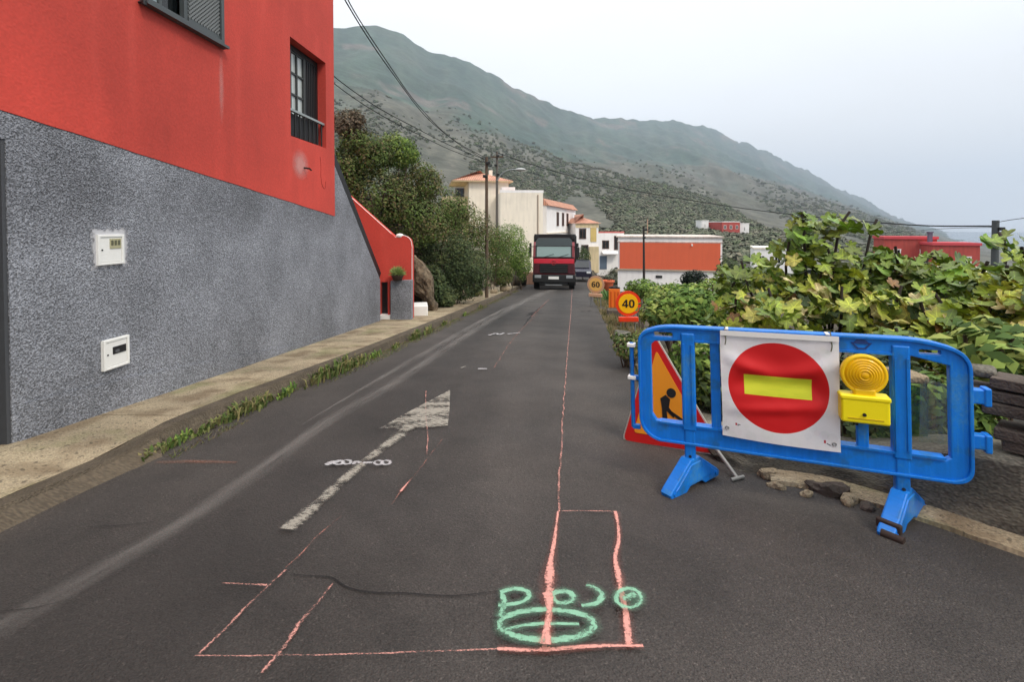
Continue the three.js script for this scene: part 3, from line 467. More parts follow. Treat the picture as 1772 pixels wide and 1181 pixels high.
{
  const t = onBarrier(thing('road_barrier', 'blue plastic pedestrian barrier standing across the right lane', 'barrier'));
  const outline = e => { const s = new THREE.Shape(), l = -0.307 + e, r = 1.375 - e, b = 0.27 + e, T = 1.02 - e, c = 0.12 - e * 0.6;
    s.moveTo(l + c, b); s.lineTo(r - c * 0.8, b); s.quadraticCurveTo(r, b, r, b + c * 0.8); s.lineTo(r, 0.86); s.quadraticCurveTo(r, 0.965 - e * 0.8, r - 0.1, 0.99 - e); s.quadraticCurveTo(r - 0.19, T, r - 0.3, T); s.lineTo(-0.06, T); s.quadraticCurveTo(l + 0.14, T, l + 0.075, 0.992 - e); s.quadraticCurveTo(l, 0.97 - e * 0.8, l, 0.89); s.lineTo(l, b + c * 1.3); s.quadraticCurveTo(l, b + 0.03, l + c, b); return s; };
  const rr = (x0, y0, x1, y1, r) => { const p = new THREE.Path(); p.moveTo(x0 + r, y0); p.lineTo(x1 - r, y0); p.quadraticCurveTo(x1, y0, x1, y0 + r); p.lineTo(x1, y1 - r); p.quadraticCurveTo(x1, y1, x1 - r, y1); p.lineTo(x0 + r, y1); p.quadraticCurveTo(x0, y1, x0, y1 - r); p.lineTo(x0, y0 + r); p.quadraticCurveTo(x0, y0, x0 + r, y0); return p; };
  const f = outline(0.012); f.holes.push((() => { const p = new THREE.Path(); p.moveTo(-0.20, 0.40); p.lineTo(1.265, 0.385); p.lineTo(1.285, 0.40); p.lineTo(1.285, 0.885); p.lineTo(1.12, 0.925); p.lineTo(-0.06, 0.925); p.lineTo(-0.20, 0.915); p.lineTo(-0.225, 0.89); p.lineTo(-0.225, 0.44); return p; })(), rr(-0.205, 0.947, -0.09, 0.975, 0.01), rr(1.16, 0.94, 1.25, 0.962, 0.008));
  const fg = slab(f, 0.044, [], 0.006); fg.translate(0, 0, 0.022); part('frame', fg, M.blue, t);
  const lip = outline(0); lip.holes.push(new THREE.Path(outline(0.016).getPoints(10))); const lg = slab(lip, 0.072, [], 0.004); lg.translate(0, 0, 0.036); part('edge_rim', lg, M.blue, t);
  part('inner_ledge', merge([bx(1.44, 0.012, 0.062, 0.54, 0.393, 0.0), bx(1.16, 0.012, 0.06, 0.54, 0.929, 0.0)]), M.blue, t);
  for (const u of [0, 1.08]) {
    part('post', merge([rb(0.082, 0.62, 0.066, 0.012, u, 0.67, 0.0), rb(0.066, 0.27, 0.056, 0.012, u, 0.255, 0.0), bx(0.012, 0.5, 0.012, u - 0.026, 0.66, 0.034), bx(0.012, 0.5, 0.012, u + 0.026, 0.66, 0.034)]), M.blue, t);
    part('bolt', rod(V(u, 0.2, 0.02), V(u, 0.2, 0.033), 0.009), M.black, t);
    const s = shape([[-0.245, 0.002], [-0.10, 0.002], [-0.06, 0.03], [0.06, 0.03], [0.10, 0.002], [0.245, 0.002], [0.255, 0.035], [0.235, 0.055], [0.045, 0.19], [-0.045, 0.19], [-0.235, 0.055], [-0.255, 0.035]]);
    const g = slab(s, 0.078, [], 0.008); g.translate(0, 0, 0.039);
    const rib = slab(shape([[-0.21, 0.05], [0.21, 0.05], [0.05, 0.165], [-0.05, 0.165]]), 0.09, [], 0.006); rib.translate(0, 0, 0.045);
    const fm = part('foot', merge([g, rib, rod(V(-0.215, 0.032, -0.045), V(-0.215, 0.032, 0.045), 0.012), rod(V(0.215, 0.032, -0.045), V(0.215, 0.032, 0.045), 0.012)]), M.blue, t);
    // local x of the foot points along its length; it is swivelled against the panel
    fm.position.set(u, u ? 0.002 : 0, 0); fm.rotation.set(0, Math.atan2(0.57, 0.82) - BT, 0);
    if (u) part('clamp', merge([rb(0.03, 0.05, 0.11, 0.008, -0.20, 0.06, 0.0), rod(V(-0.24, 0.03, -0.02), V(-0.24, 0.03, 0.075), 0.022)]), std(S(52, 38, 32), 0.8), fm, 'rusty dark clamp on the toe');
  }
  for (const u of [0.157, 0.307, 0.457, 0.606, 0.756, 0.906]) part('slat', rb(0.056, 0.56, 0.034, 0.008, u, 0.66, 0), M.blue, t);
  for (const [v, k] of [[0.735, 0], [0.50, 1]]) part('connector', merge([rb(0.085, 0.075, 0.05, 0.008, 1.40, v, 0), rb(0.03, 0.095, 0.06, 0.008, 1.435, v - 0.005 * k, 0)]), M.blue, t);
  part('connector', merge([rod(V(-0.352, 0.33, 0), V(-0.352, 0.89, 0), 0.014), rb(0.05, 0.03, 0.03, 0.006, -0.33, 0.335, 0), rb(0.05, 0.03, 0.03, 0.006, -0.33, 0.66, 0)]), M.blue, t, 'connector rod on the left end');
  for (const v of [0.66, 0.875]) part('cable_tie', rb(0.055, 0.025, 0.05, 0.006, -0.352, v, 0.0), M.white, t);
  part('emblem', (() => { const g = slab(shape([[-0.05, 0.01], [-0.035, 0.01], [-0.02, 0.026], [0.02, 0.026], [0.035, 0.01], [0.05, 0.01], [0.02, -0.026], [-0.02, -0.026]], [[[-0.035, 0.003], [0.035, 0.003], [0.014, -0.019], [-0.014, -0.019]]]), 0.004); g.translate(0.905, 0.972, 0.026); return g; })(), std(S(24, 60, 130), 0.5), t, 'moulded mark on the top rail');
}
{ // no-entry banner tied to the barrier
  const t = onBarrier(thing('no_entry_banner', 'white cloth banner with red disc and yellow bar tied to the blue barrier', 'banner'));
  const cv = document.createElement('canvas'); cv.width = 1024; cv.height = 1088; const x = cv.getContext('2d');
  x.fillStyle = '#e6e6e8'; x.fillRect(0, 0, 1024, 1088);
  const r = rng(8); for (let i = 0; i < 240; i++) { x.fillStyle = `rgba(${150 + r() * 60 | 0},${150 + r() * 60 | 0},${150 + r() * 50 | 0},${0.03 + r() * 0.05})`; x.beginPath(); x.arc(r() * 1024, r() * 1088, 5 + r() * 60, 0, 7); x.fill(); }
  x.fillStyle = '#d00d12'; x.beginPath(); x.arc(505, 535, 440, 0, Math.PI * 2); x.fill();
  x.fillStyle = '#dce334'; x.fillRect(212, 425, 590, 200);
  for (let i = 0; i < 60; i++) { x.fillStyle = `rgba(150,190,40,${0.04 + r() * 0.06})`; x.fillRect(212 + r() * 560, 425 + r() * 190, 30 + r() * 180, 3 + r() * 8); }
  x.fillStyle = '#b02030'; x.fillRect(120, 935, 16, 24); x.fillRect(890, 990, 16, 28); x.fillStyle = '#30343c'; x.fillRect(140, 945, 26, 8); x.fillRect(138, 956, 12, 6); x.save(); x.translate(915, 1015); x.rotate(0.5); x.fillRect(0, 0, 34, 8); x.restore();
  const ct = new THREE.CanvasTexture(cv); ct.colorSpace = THREE.SRGBColorSpace; ct.anisotropy = 8;
  const N = 60, W = 0.605, Hh = 0.64, U0 = 0.190, V0 = 0.372;
  const fold = (a, b) => { // a across 0..1, b up 0..1
    const sag = 0.030 * Math.sin(Math.PI * a) * Math.exp(-Math.pow((b - 0.78 + 0.16 * Math.sin(Math.PI * a)) / 0.075, 2)) - 0.022 * Math.sin(Math.PI * a) * Math.exp(-Math.pow((b - 0.60 + 0.18 * Math.pow(Math.abs(a - 0.5) * 2, 2)) / 0.09, 2));
    return 0.012 + sag + 0.012 * Math.sin(a * 5 + b * 3) * b * (1 - b) * 3 + 0.014 * Math.exp(-Math.pow((b - 0.26 - 0.12 * a) / 0.05, 2)) * Math.sin(Math.PI * a) + 0.012 * (fbm(a * 3, b * 4, 2, 3) - 0.5) * (0.3 + Math.sin(Math.PI * b));
  };
  const mkFace = (off, flip) => grid(N, N, (i, j) => { const a = flip ? 1 - i / N : i / N, b = j / N; return [U0 + W * a + 0.012 * (b - 0.5) * (a < 0.5 ? -1 : 0.2) * Math.sin(b * 3), V0 + Hh * b - 0.008 * Math.sin(a * Math.PI) * (1 - b) + 0.01 * a * (b - 1), 0.036 + fold(a, b) + off, a, b]; });
  part('cloth', mkFace(0, false), new THREE.MeshStandardMaterial({ map: ct, roughness: 0.6, side: THREE.DoubleSide }), t, 'printed cloth');
  part('cloth_back', mkFace(-0.0025, true), std(S(205, 205, 205), 0.7), t);
  part('hem', merge([bx(W, 0.03, 0.002, U0 + W / 2, 1.0, 0.058), bx(0.02, 0.006, 0.06, U0 + 0.035, 1.022, 0.02), bx(0.02, 0.006, 0.06, U0 + W - 0.05, 1.022, 0.02)]), M.white, t);
  for (const [a, b] of [[0.045, 0.965], [0.94, 0.965], [0.045, 0.08], [0.95, 0.05]]) part('eyelet', (() => { const g = new THREE.TorusGeometry(0.009, 0.003, 6, 14); g.translate(U0 + W * a, V0 + Hh * b, 0.038 + fold(a, b) + 0.002); return g; })(), M.galv, t);
  for (const a of [0.045, 0.94]) for (const pts of [[V(U0 + W * a, V0 + Hh * 0.965, 0.055), V(U0 + W * a + 0.003, V0 + Hh * 0.92, 0.06), V(U0 + W * a - 0.002, V0 + Hh * 0.87, 0.058)], [V(U0 + W * a, V0 + Hh * 0.965, 0.055), V(U0 + W * a, 1.03, 0.04), V(U0 + W * a, 1.025, -0.03)]]) part('cable_tie', tube(pts, 0.003, 10, 4), std(S(90, 92, 70), 0.6), t);
}
{ // amber warning lamp
  const t = onBarrier(thing('warning_lamp', 'yellow battery warning lamp with round amber lens on the blue barrier', 'warning lamp'));
  const amber = new THREE.MeshPhysicalMaterial({ color: S(255, 198, 14), roughness: 0.2, transmission: 0.15, thickness: 0.02, ior: 1.45 });
  const yel = std(S(252, 234, 16), 0.42), lathe = (pts) => { const g = new THREE.LatheGeometry(pts.map(p => new THREE.Vector2(...p)), 40); g.rotateX(Math.PI / 2); return g; };
  const L = [0.90, 0.822, 0.075];
  const lens = [[0.0005, 0.040], [0.016, 0.039], [0.018, 0.034]]; for (let i = 0; i < 5; i++) { const r0 = 0.022 + i * 0.013; lens.push([r0, 0.036 - i * 0.003], [r0 + 0.006, 0.041 - i * 0.004], [r0 + 0.011, 0.033 - i * 0.0035]); } lens.push([0.092, 0.014], [0.095, 0.0], [0.092, -0.014]); for (let i = 4; i >= 0; i--) lens.push([0.02 + i * 0.016, -0.034 + i * 0.003]); lens.push([0.0005, -0.036]);
  const lg = lathe(lens); lg.translate(...L); part('lens', lg, amber, t, 'round ribbed amber lens');
  const ring = lathe([[0.088, -0.018], [0.106, -0.018], [0.108, -0.01], [0.108, 0.01], [0.106, 0.018], [0.094, 0.020], [0.088, 0.014]]); ring.translate(...L); part('lens_ring', ring, std(S(250, 204, 16), 0.4), t);
  part('reflector', (() => { const g = new THREE.CircleGeometry(0.088, 30); g.translate(L[0], L[1], L[2] - 0.002); return g; })(), std(S(225, 160, 20), 0.4), t);
  part('neck', rb(0.10, 0.05, 0.05, 0.012, 0.90, 0.722, 0.075), std(S(238, 196, 16), 0.4), t);
  part('battery_box', rb(0.222, 0.145, 0.085, 0.014, 0.898, 0.632, 0.072), yel, t, 'yellow battery box');
  part('battery_lid', rb(0.230, 0.028, 0.092, 0.010, 0.898, 0.698, 0.072), yel, t);
  part('box_seam', bx(0.16, 0.006, 0.003, 0.898, 0.588, 0.1155), std(S(200, 170, 20), 0.5), t);
  part('lock_bolt', rod(V(0.892, 0.612, 0.11), V(0.892, 0.612, 0.122), 0.009), M.black, t);
  part('bracket', merge([bx(0.03, 0.2, 0.012, 0.90, 0.72, 0.024), bx(0.012, 0.04, 0.06, 0.87, 0.55, 0.03)]), M.iron, t);
}
// ---------------------------------------------------------------- signs on the right edge
M.signRed = std(S(196, 22, 20), 0.4); M.signYellow = std(S(252, 190, 10), 0.4); M.signOrange = std(S(236, 150, 28), 0.45); M.signBlack = std(S(22, 22, 22), 0.5);
{
  const A = at(1077, 764, 3.8), B = at(1254, 790, 3.42), C = at(1132, 580, 3.82);
  const X = B.clone().sub(A), w = X.length(); X.normalize(); const Z = X.clone().cross(C.clone().sub(A)).normalize(), Y = Z.clone().cross(X);
  const t = thing('road_works_sign', 'red bordered triangular road works sign leaning behind the blue barrier', 'road sign');
  t.matrix.makeBasis(X, Y, Z).setPosition(A); t.matrix.decompose(t.position, t.quaternion, t.scale);
  const cx = C.clone().sub(A).dot(X), cy = C.clone().sub(A).dot(Y);
  const toUV = (px, py) => { const o = camera.position, d = at(px, py, 1).sub(o), k = A.clone().sub(o).dot(Z) / d.dot(Z), p = d.multiplyScalar(k).add(o).sub(A); return [p.dot(X), p.dot(Y)]; };
  const tri = (e, r) => { const P = [[0, 0], [w, 0], [cx, cy]], c = [(w + cx) / 3, cy / 3], q = P.map(([x, y]) => { const dx = c[0] - x, dy = c[1] - y, l = Math.hypot(dx, dy); return [x + dx / l * e * 2, y + dy / l * e * 2]; }); const s = new THREE.Shape(); for (let i = 0; i < 3; i++) { const p = q[i], a = q[(i + 2) % 3], b = q[(i + 1) % 3], la = Math.hypot(a[0] - p[0], a[1] - p[1]), lb = Math.hypot(b[0] - p[0], b[1] - p[1]); const p0 = [p[0] + (a[0] - p[0]) * r / la, p[1] + (a[1] - p[1]) * r / la], p1 = [p[0] + (b[0] - p[0]) * r / lb, p[1] + (b[1] - p[1]) * r / lb]; if (i) s.lineTo(...p0); else s.moveTo(...p0); s.quadraticCurveTo(p[0], p[1], ...p1); } return s; };
  const sh = (g, z) => { g.translate(0, 0, z); return g; };
  part('rim', sh(slab(tri(-0.006, 0.07), 0.03), -0.002), std(S(196, 190, 182), 0.4, { metalness: 0.3 }), t);
  part('border', sh(slab(tri(0.004, 0.06), 0.006), 0.003), M.signRed, t);
  part('field', sh(slab(tri(0.062, 0.03), 0.006), 0.006), M.signOrange, t, 'orange yellow field');
  const fig = (pts) => sh(slab(pts.map(p => toUV(...p)), 0.004), 0.009);
  const hd = toUV(1162, 681), head = sh(new THREE.CircleGeometry(0.036, 18), 0.0095); head.translate(...hd, 0);
  part('worker_symbol', merge([norm(head), fig([[1152, 684], [1160, 692], [1158, 706], [1168, 720], [1166, 724], [1154, 712], [1156, 732], [1147, 732], [1146, 708], [1143, 690]]), fig([[1158, 714], [1162, 712], [1190, 732], [1188, 738]]), fig([[1178, 742], [1200, 744], [1206, 752], [1170, 748]])]), M.signBlack, t, 'black digging worker symbol');
  const leg = thing('sign_strut', 'thin grey metal strut on the ground behind the blue barrier', 'strut', [0, 0, 0]);
  const a = at(1228, 762, 3.42), b = onRoad(1276, 832); b.y += 0.012; part('bar', merge([rod(a, b, 0.013), rod(b.clone().add(V(-0.05, 0, 0.02)), b.clone().add(V(0.05, 0, -0.02)), 0.012)]), std(S(150, 148, 142), 0.5, { metalness: 0.4 }), leg);
  const f1 = at(1110, 766, 3.78); part('stand_foot', (() => { const m = merge([rod(V(0, 0, 0), V(0, -0.03, 0), 0.012)]); const l = f1.sub(A); m.translate(l.dot(X), l.dot(Y), -0.01); return m; })(), M.black, t);
}
const font = await new FontLoader().loadAsync('fonts/droid/droid_sans_bold.typeface.json');
function textGeo(s, h, depth) { const g = new TextGeometry(s, { font, size: h, depth, curveSegments: 6 }); g.computeBoundingBox(); const b = g.boundingBox; g.translate(-(b.min.x + b.max.x) / 2, -(b.min.y + b.max.y) / 2, 0); return g; }
function speedSign(label, px, py, d, num, yaw, yellow, red) {
  const c = at(px, py, d), gy = groundY(c.x, d), t = thing('speed_limit_sign', label, 'road sign', [c.x, gy, c.z], yaw), h = c.y - gy;
  const disc = (r, z0, z1) => { const g = new THREE.CylinderGeometry(r, r, z1 - z0, 36); g.rotateX(Math.PI / 2); g.translate(0, h, (z0 + z1) / 2); return g; };
  part('border', disc(0.3, -0.01, 0.012), red, t, 'red border'); part('field', disc(0.232, 0.012, 0.018), yellow, t, 'yellow field');
  const g = textGeo(num, 0.19, 0.006); g.scale(1.05, 1, 1); g.translate(0, h, 0.018); part('numeral', g, M.signBlack, t);
  part('stand', merge([rod(V(-0.18, 0, -0.01), V(-0.14, h + 0.15, -0.028), 0.014), rod(V(0.18, 0, -0.01), V(0.14, h + 0.15, -0.028), 0.014), rod(V(0, 0, -0.35), V(0, h, -0.02), 0.014)]), M.galv, t);
  part('foot_block', rb(0.46, 0.11, 0.1, 0.01, 0, Math.max(0.06, h - 0.37), 0.03), red, t, 'red foot plate');
  return t;
}
speedSign('nearer round speed limit sign reading 40, on the right verge', 1087, 526, 11.2, '40', 0.0, M.signYellow, std(S(232, 62, 24), 0.4));
speedSign('farther faded round speed limit sign beside the road', 1031, 493, 16.4, '60', -0.45, std(S(236, 186, 104), 0.5), std(S(206, 160, 128), 0.5));
{
  const c = at(1063, 531, 13.6), t = thing('traffic_panel', 'orange plastic traffic panel behind the 40 sign', 'traffic panel', [c.x, groundY(c.x, 13.6), c.z], -0.15), o = std(S(236, 120, 30), 0.5);
  part('panel', rb(0.32, 0.55, 0.06, 0.015, 0, 0.55, 0), o, t); for (const x of [-0.09, 0.02, 0.11]) part('rib', rb(0.035, 0.46, 0.02, 0.008, x, 0.53, 0.035), std(S(214, 92, 22), 0.5), t);
  part('handle', merge([rb(0.3, 0.05, 0.05, 0.01, 0, 0.855, 0), bx(0.05, 0.02, 0.04, -0.07, 0.885, 0), bx(0.05, 0.02, 0.04, 0.07, 0.885, 0)]), M.black, t); part('base', rb(0.4, 0.22, 0.35, 0.03, 0, 0.13, 0), std(S(92, 84, 76), 0.8), t);
}
const ORD = ['first', 'second', 'third', 'fourth', 'fifth', 'sixth', 'seventh', 'eighth', 'ninth', 'tenth', 'eleventh', 'twelfth', 'thirteenth', 'fourteenth', 'fifteenth', 'sixteenth', 'seventeenth', 'eighteenth', 'nineteenth', 'twentieth'];
// ---------------------------------------------------------------- low stone wall and plinth on the right
{
  const t = thing('stone_wall', 'weathered low wall of dark stones on a concrete plinth, right behind the barrier', 'wall');
  const cv = new THREE.CatmullRomCurve3([[4.9, -0.4], [3.6, 1.0], [2.9, 1.86], [2.52, 2.36], [2.33, 2.64], [2.02, 2.99], [1.62, 3.18], [1.46, 3.45], [1.50, 4.4], [1.60, 5.9], [2.06, 9.6]].map(p => V(p[0], 0, -p[1])), false, 'centripetal');
  const n = 150, H = s => lerp(0.42, 0.11, sstep(0.322, 0.43, s));
  const prof = [[0, -0.2], [0.0, 0.0], [0.012, 0.5], [0.02, 0.93], [0.05, 1], [0.30, 1], [0.32, -3]];
  const at2 = (s, off, y) => { const c = cv.getPointAt(s), d = cv.getTangentAt(s); const nx = -d.z, nz = d.x, k = nx > 0 || true ? 1 : 1; return V(c.x + nx * off * k, roadY(-c.z) + y, c.z + nz * off * k); };
  const side = (() => { const a = at2(0.3, 1, 0), b = at2(0.3, 0, 0); return a.x > b.x ? 1 : -1; })();
  const pg = grid(prof.length - 1, n, (i, j) => { const s = j / n, [o, h] = prof[i]; const w = 0.03 * (fbm(s * 60, i * 1.7, 3, 4) - 0.5) + (s > 0.42 ? 0.10 * (fbm(s * 90, i * 2.1, 9, 3) - 0.5) : 0); const p = at2(s, side * (o + w), h > 0 ? h * H(s) + w * 0.8 : h * 0.3); return [p.x, p.y, p.z, s * 9, o + h * 0.45]; });
  part('plinth', toCreasedNormals(pg, 0.7), M.oldConcrete, t, 'cracked concrete plinth');
  const strip = grid(3, n, (i, j) => { const s = j / n * 0.42, w = 0.03 * (fbm(s * 70, i, 5, 3) - 0.5), q = [[-0.13, -0.03], [-0.12, 0.03], [-0.02, 0.05], [0.03, 0.05]][i]; const p = at2(s, side * (q[0] + w), q[1] + w * 0.4); return [p.x, p.y, p.z, q[0] * 2, s * 9]; });
  part('edging', toCreasedNormals(strip, 0.6), M.footway, t, 'pale mortar edging along the foot');
  const r = rng(31), total = cv.getLength();
  for (let row = 0; row < 6; row++) {
    let u = 0.3 + r() * 0.2;
    while (u < 0.5 * total) {
      const L = 0.20 + r() * 0.34, hgt = 0.062, s = (u + L / 2) / total, c0 = cv.getPointAt(s); if (-c0.z > 1.5 && c0.x / -c0.z < 1.03) break;
      const p = at2(s, side * (0.15 + 0.025 * r()), H(s) + 0.028 + row * 0.064), d = cv.getTangentAt(s);
      const g = jitter(new RoundedBoxGeometry(L - 0.012, hgt - 0.006 + r() * 0.008, 0.2, 4, 0.010), 0.020, 13, row * 7 + u);
      const m = part('stone', boxUV(g, 1.2), M.darkStone, t); m.position.copy(p); m.rotation.set((r() - 0.5) * 0.06, Math.atan2(-d.z, d.x), (r() - 0.5) * 0.05); u += L;
    }
  }
  for (let k = 0; k < 7; k++) { const s = 0.20 + k * 0.027, p = at2(s, side * (0.17 + 0.05 * r()), H(s) + 0.40 + 0.02 * r()), m = part('stone', boxUV(jitter(new RoundedBoxGeometry(0.13 + 0.1 * r(), 0.05, 0.14, 2, 0.02), 0.02, 9, k)), k % 2 ? M.oldConcrete : M.footway, t, k % 2 ? undefined : 'pale cap stone'); m.position.copy(p); m.rotation.y = r() * 3; }
  // rubble at the foot, left of the plinth
  const spots = [[1330, 826, 0.06], [1375, 838, 0.045], [1440, 856, 0.07], [1470, 872, 0.04], [1300, 812, 0.05], [1410, 848, 0.05], [1360, 812, 0.06], [1275, 800, 0.05], [1500, 880, 0.04], [1345, 845, 0.035], [1395, 858, 0.03]];
  const rank = spots.map(a => spots.filter(b => b[0] < a[0]).length);
  spots.forEach(([x, y, q], i) => { const p = onRoad(x, y), g = jitter(new THREE.IcosahedronGeometry(q, 2), q * 0.9, 9 / q * 0.1, i * 3.3); g.scale(1.35, 0.7, 0.9); const m = solo('rubble_stone', boxUV(g), i % 3 === 2 ? M.darkStone : M.footway, `${i % 3 === 2 ? 'dark' : 'pale'} rough stone at the foot of the low wall, ${ORD[rank[i]]} from the left`, 'stone', 'stones at the foot of the low wall'); m.position.set(p.x, p.y + q * 0.25, p.z); m.rotation.y = i * 1.3; });
}
// ---------------------------------------------------------------- leaves
function leafCloud(blobs, n, size, tones, seed, opt = {}) {
  const r = rng(seed), P = [], N = [], C = [], IX = [], tot = blobs.reduce((a, b) => a + b[3] * b[4] * b[5], 0), q = new THREE.Quaternion(), up = V(0, 0, 1);
  const gap = opt.gap ?? 0.42, f = opt.f ?? 2.4;
  for (const [bx_, by, bz, rx, ry, rz] of blobs) {
    const m = Math.round(n * rx * ry * rz / tot);
    for (let i = 0; i < m; i++) {
      const d = V(r() * 2 - 1, r() * 2 - 1, r() * 2 - 1); if (d.lengthSq() > 1 || d.lengthSq() < 0.01) { i -= 0.5; continue; } d.normalize();
      const lump = 0.74 + 0.5 * fbm(d.x * f + bx_ * 3, d.y * f + by * 3, d.z * f + bz * 3, 3), rad = (0.5 + 0.5 * Math.cbrt(r())) * lump * (r() < 0.06 ? 1.16 : 1);
      const p = V(bx_ + d.x * rx * rad, by + d.y * ry * rad, bz + d.z * rz * rad);
      if (noise(p.x * 3.2 / Math.max(rx, .3), p.y * 3.2 / Math.max(ry, .3), p.z * 3.2) < gap * r()) continue;
      const nd = d.clone().multiplyScalar(0.7).add(V(r() - 0.5, r() * 0.9, r() - 0.5)).normalize(); q.setFromUnitVectors(up, nd);
      const roll = r() * 6.283, s = size * (0.6 + 0.8 * r()), ca = Math.cos(roll), sa = Math.sin(roll), w = opt.slim ?? 0.5;
      const L = (x, y, z) => V(x * ca - y * sa, x * sa + y * ca, z).multiplyScalar(s).applyQuaternion(q).add(p);
      const vs = [L(0, -1, -0.12), L(w, 0, 0.1), L(0, 1, -0.2), L(-w, 0, 0.1)], o = P.length / 3;
      const t = tones[Math.floor(clamp(fbm(p.x * 1.7 + seed, p.y * 1.7, p.z * 1.7, 2) * 1.5 - 0.25 + (r() - 0.5) * 0.6, 0, 0.999) * tones.length)], k = 0.75 + 0.5 * r();
      for (const v of vs) { P.push(v.x, v.y, v.z); N.push(nd.x, nd.y, nd.z); C.push(t[0] * k, t[1] * k, t[2] * k); }
      IX.push(o, o + 1, o + 3, o + 1, o + 2, o + 3);
    }
  }
  const g = new THREE.BufferGeometry(); g.setAttribute('position', new THREE.Float32BufferAttribute(P, 3)); g.setAttribute('color', new THREE.Float32BufferAttribute(C, 3)); g.setIndex(IX); g.computeVertexNormals(); return g;
}
M.leaf = new THREE.MeshPhysicalMaterial({ vertexColors: true, roughness: 0.85, specularIntensity: 0.35, side: THREE.DoubleSide, transmission: 0.25, thickness: 0 });
M.twig = std(S(84, 70, 58), 0.9);
const TK = 1.75;
const T = { // linear leaf tones
  olive: [[0.050, 0.064, 0.020], [0.10, 0.108, 0.036], [0.13, 0.105, 0.05], [0.060, 0.090, 0.020], [0.08, 0.12, 0.03], [0.042, 0.064, 0.016], [0.075, 0.105, 0.028]],
  brown: [[0.11, 0.085, 0.055], [0.085, 0.065, 0.045], [0.14, 0.11, 0.075], [0.07, 0.065, 0.04]],
  dark: [[0.028, 0.042, 0.018], [0.045, 0.065, 0.024], [0.035, 0.052, 0.022], [0.07, 0.085, 0.032]],
  bright: [[0.075, 0.125, 0.026], [0.11, 0.165, 0.032], [0.055, 0.095, 0.022], [0.14, 0.175, 0.045]],
  mid: [[0.055, 0.105, 0.020], [0.09, 0.15, 0.028], [0.13, 0.18, 0.038], [0.18, 0.21, 0.055], [0.045, 0.08, 0.020]],
  deep: [[0.014, 0.026, 0.018], [0.022, 0.036, 0.022], [0.03, 0.045, 0.028]],
  weed: [[0.075, 0.105, 0.028], [0.12, 0.13, 0.045], [0.16, 0.14, 0.06], [0.055, 0.085, 0.022]],
};
for (const k in T) if (k !== 'deep') T[k] = T[k].map(c => mul(c, k === 'olive' || k === 'brown' ? 1.6 : TK));
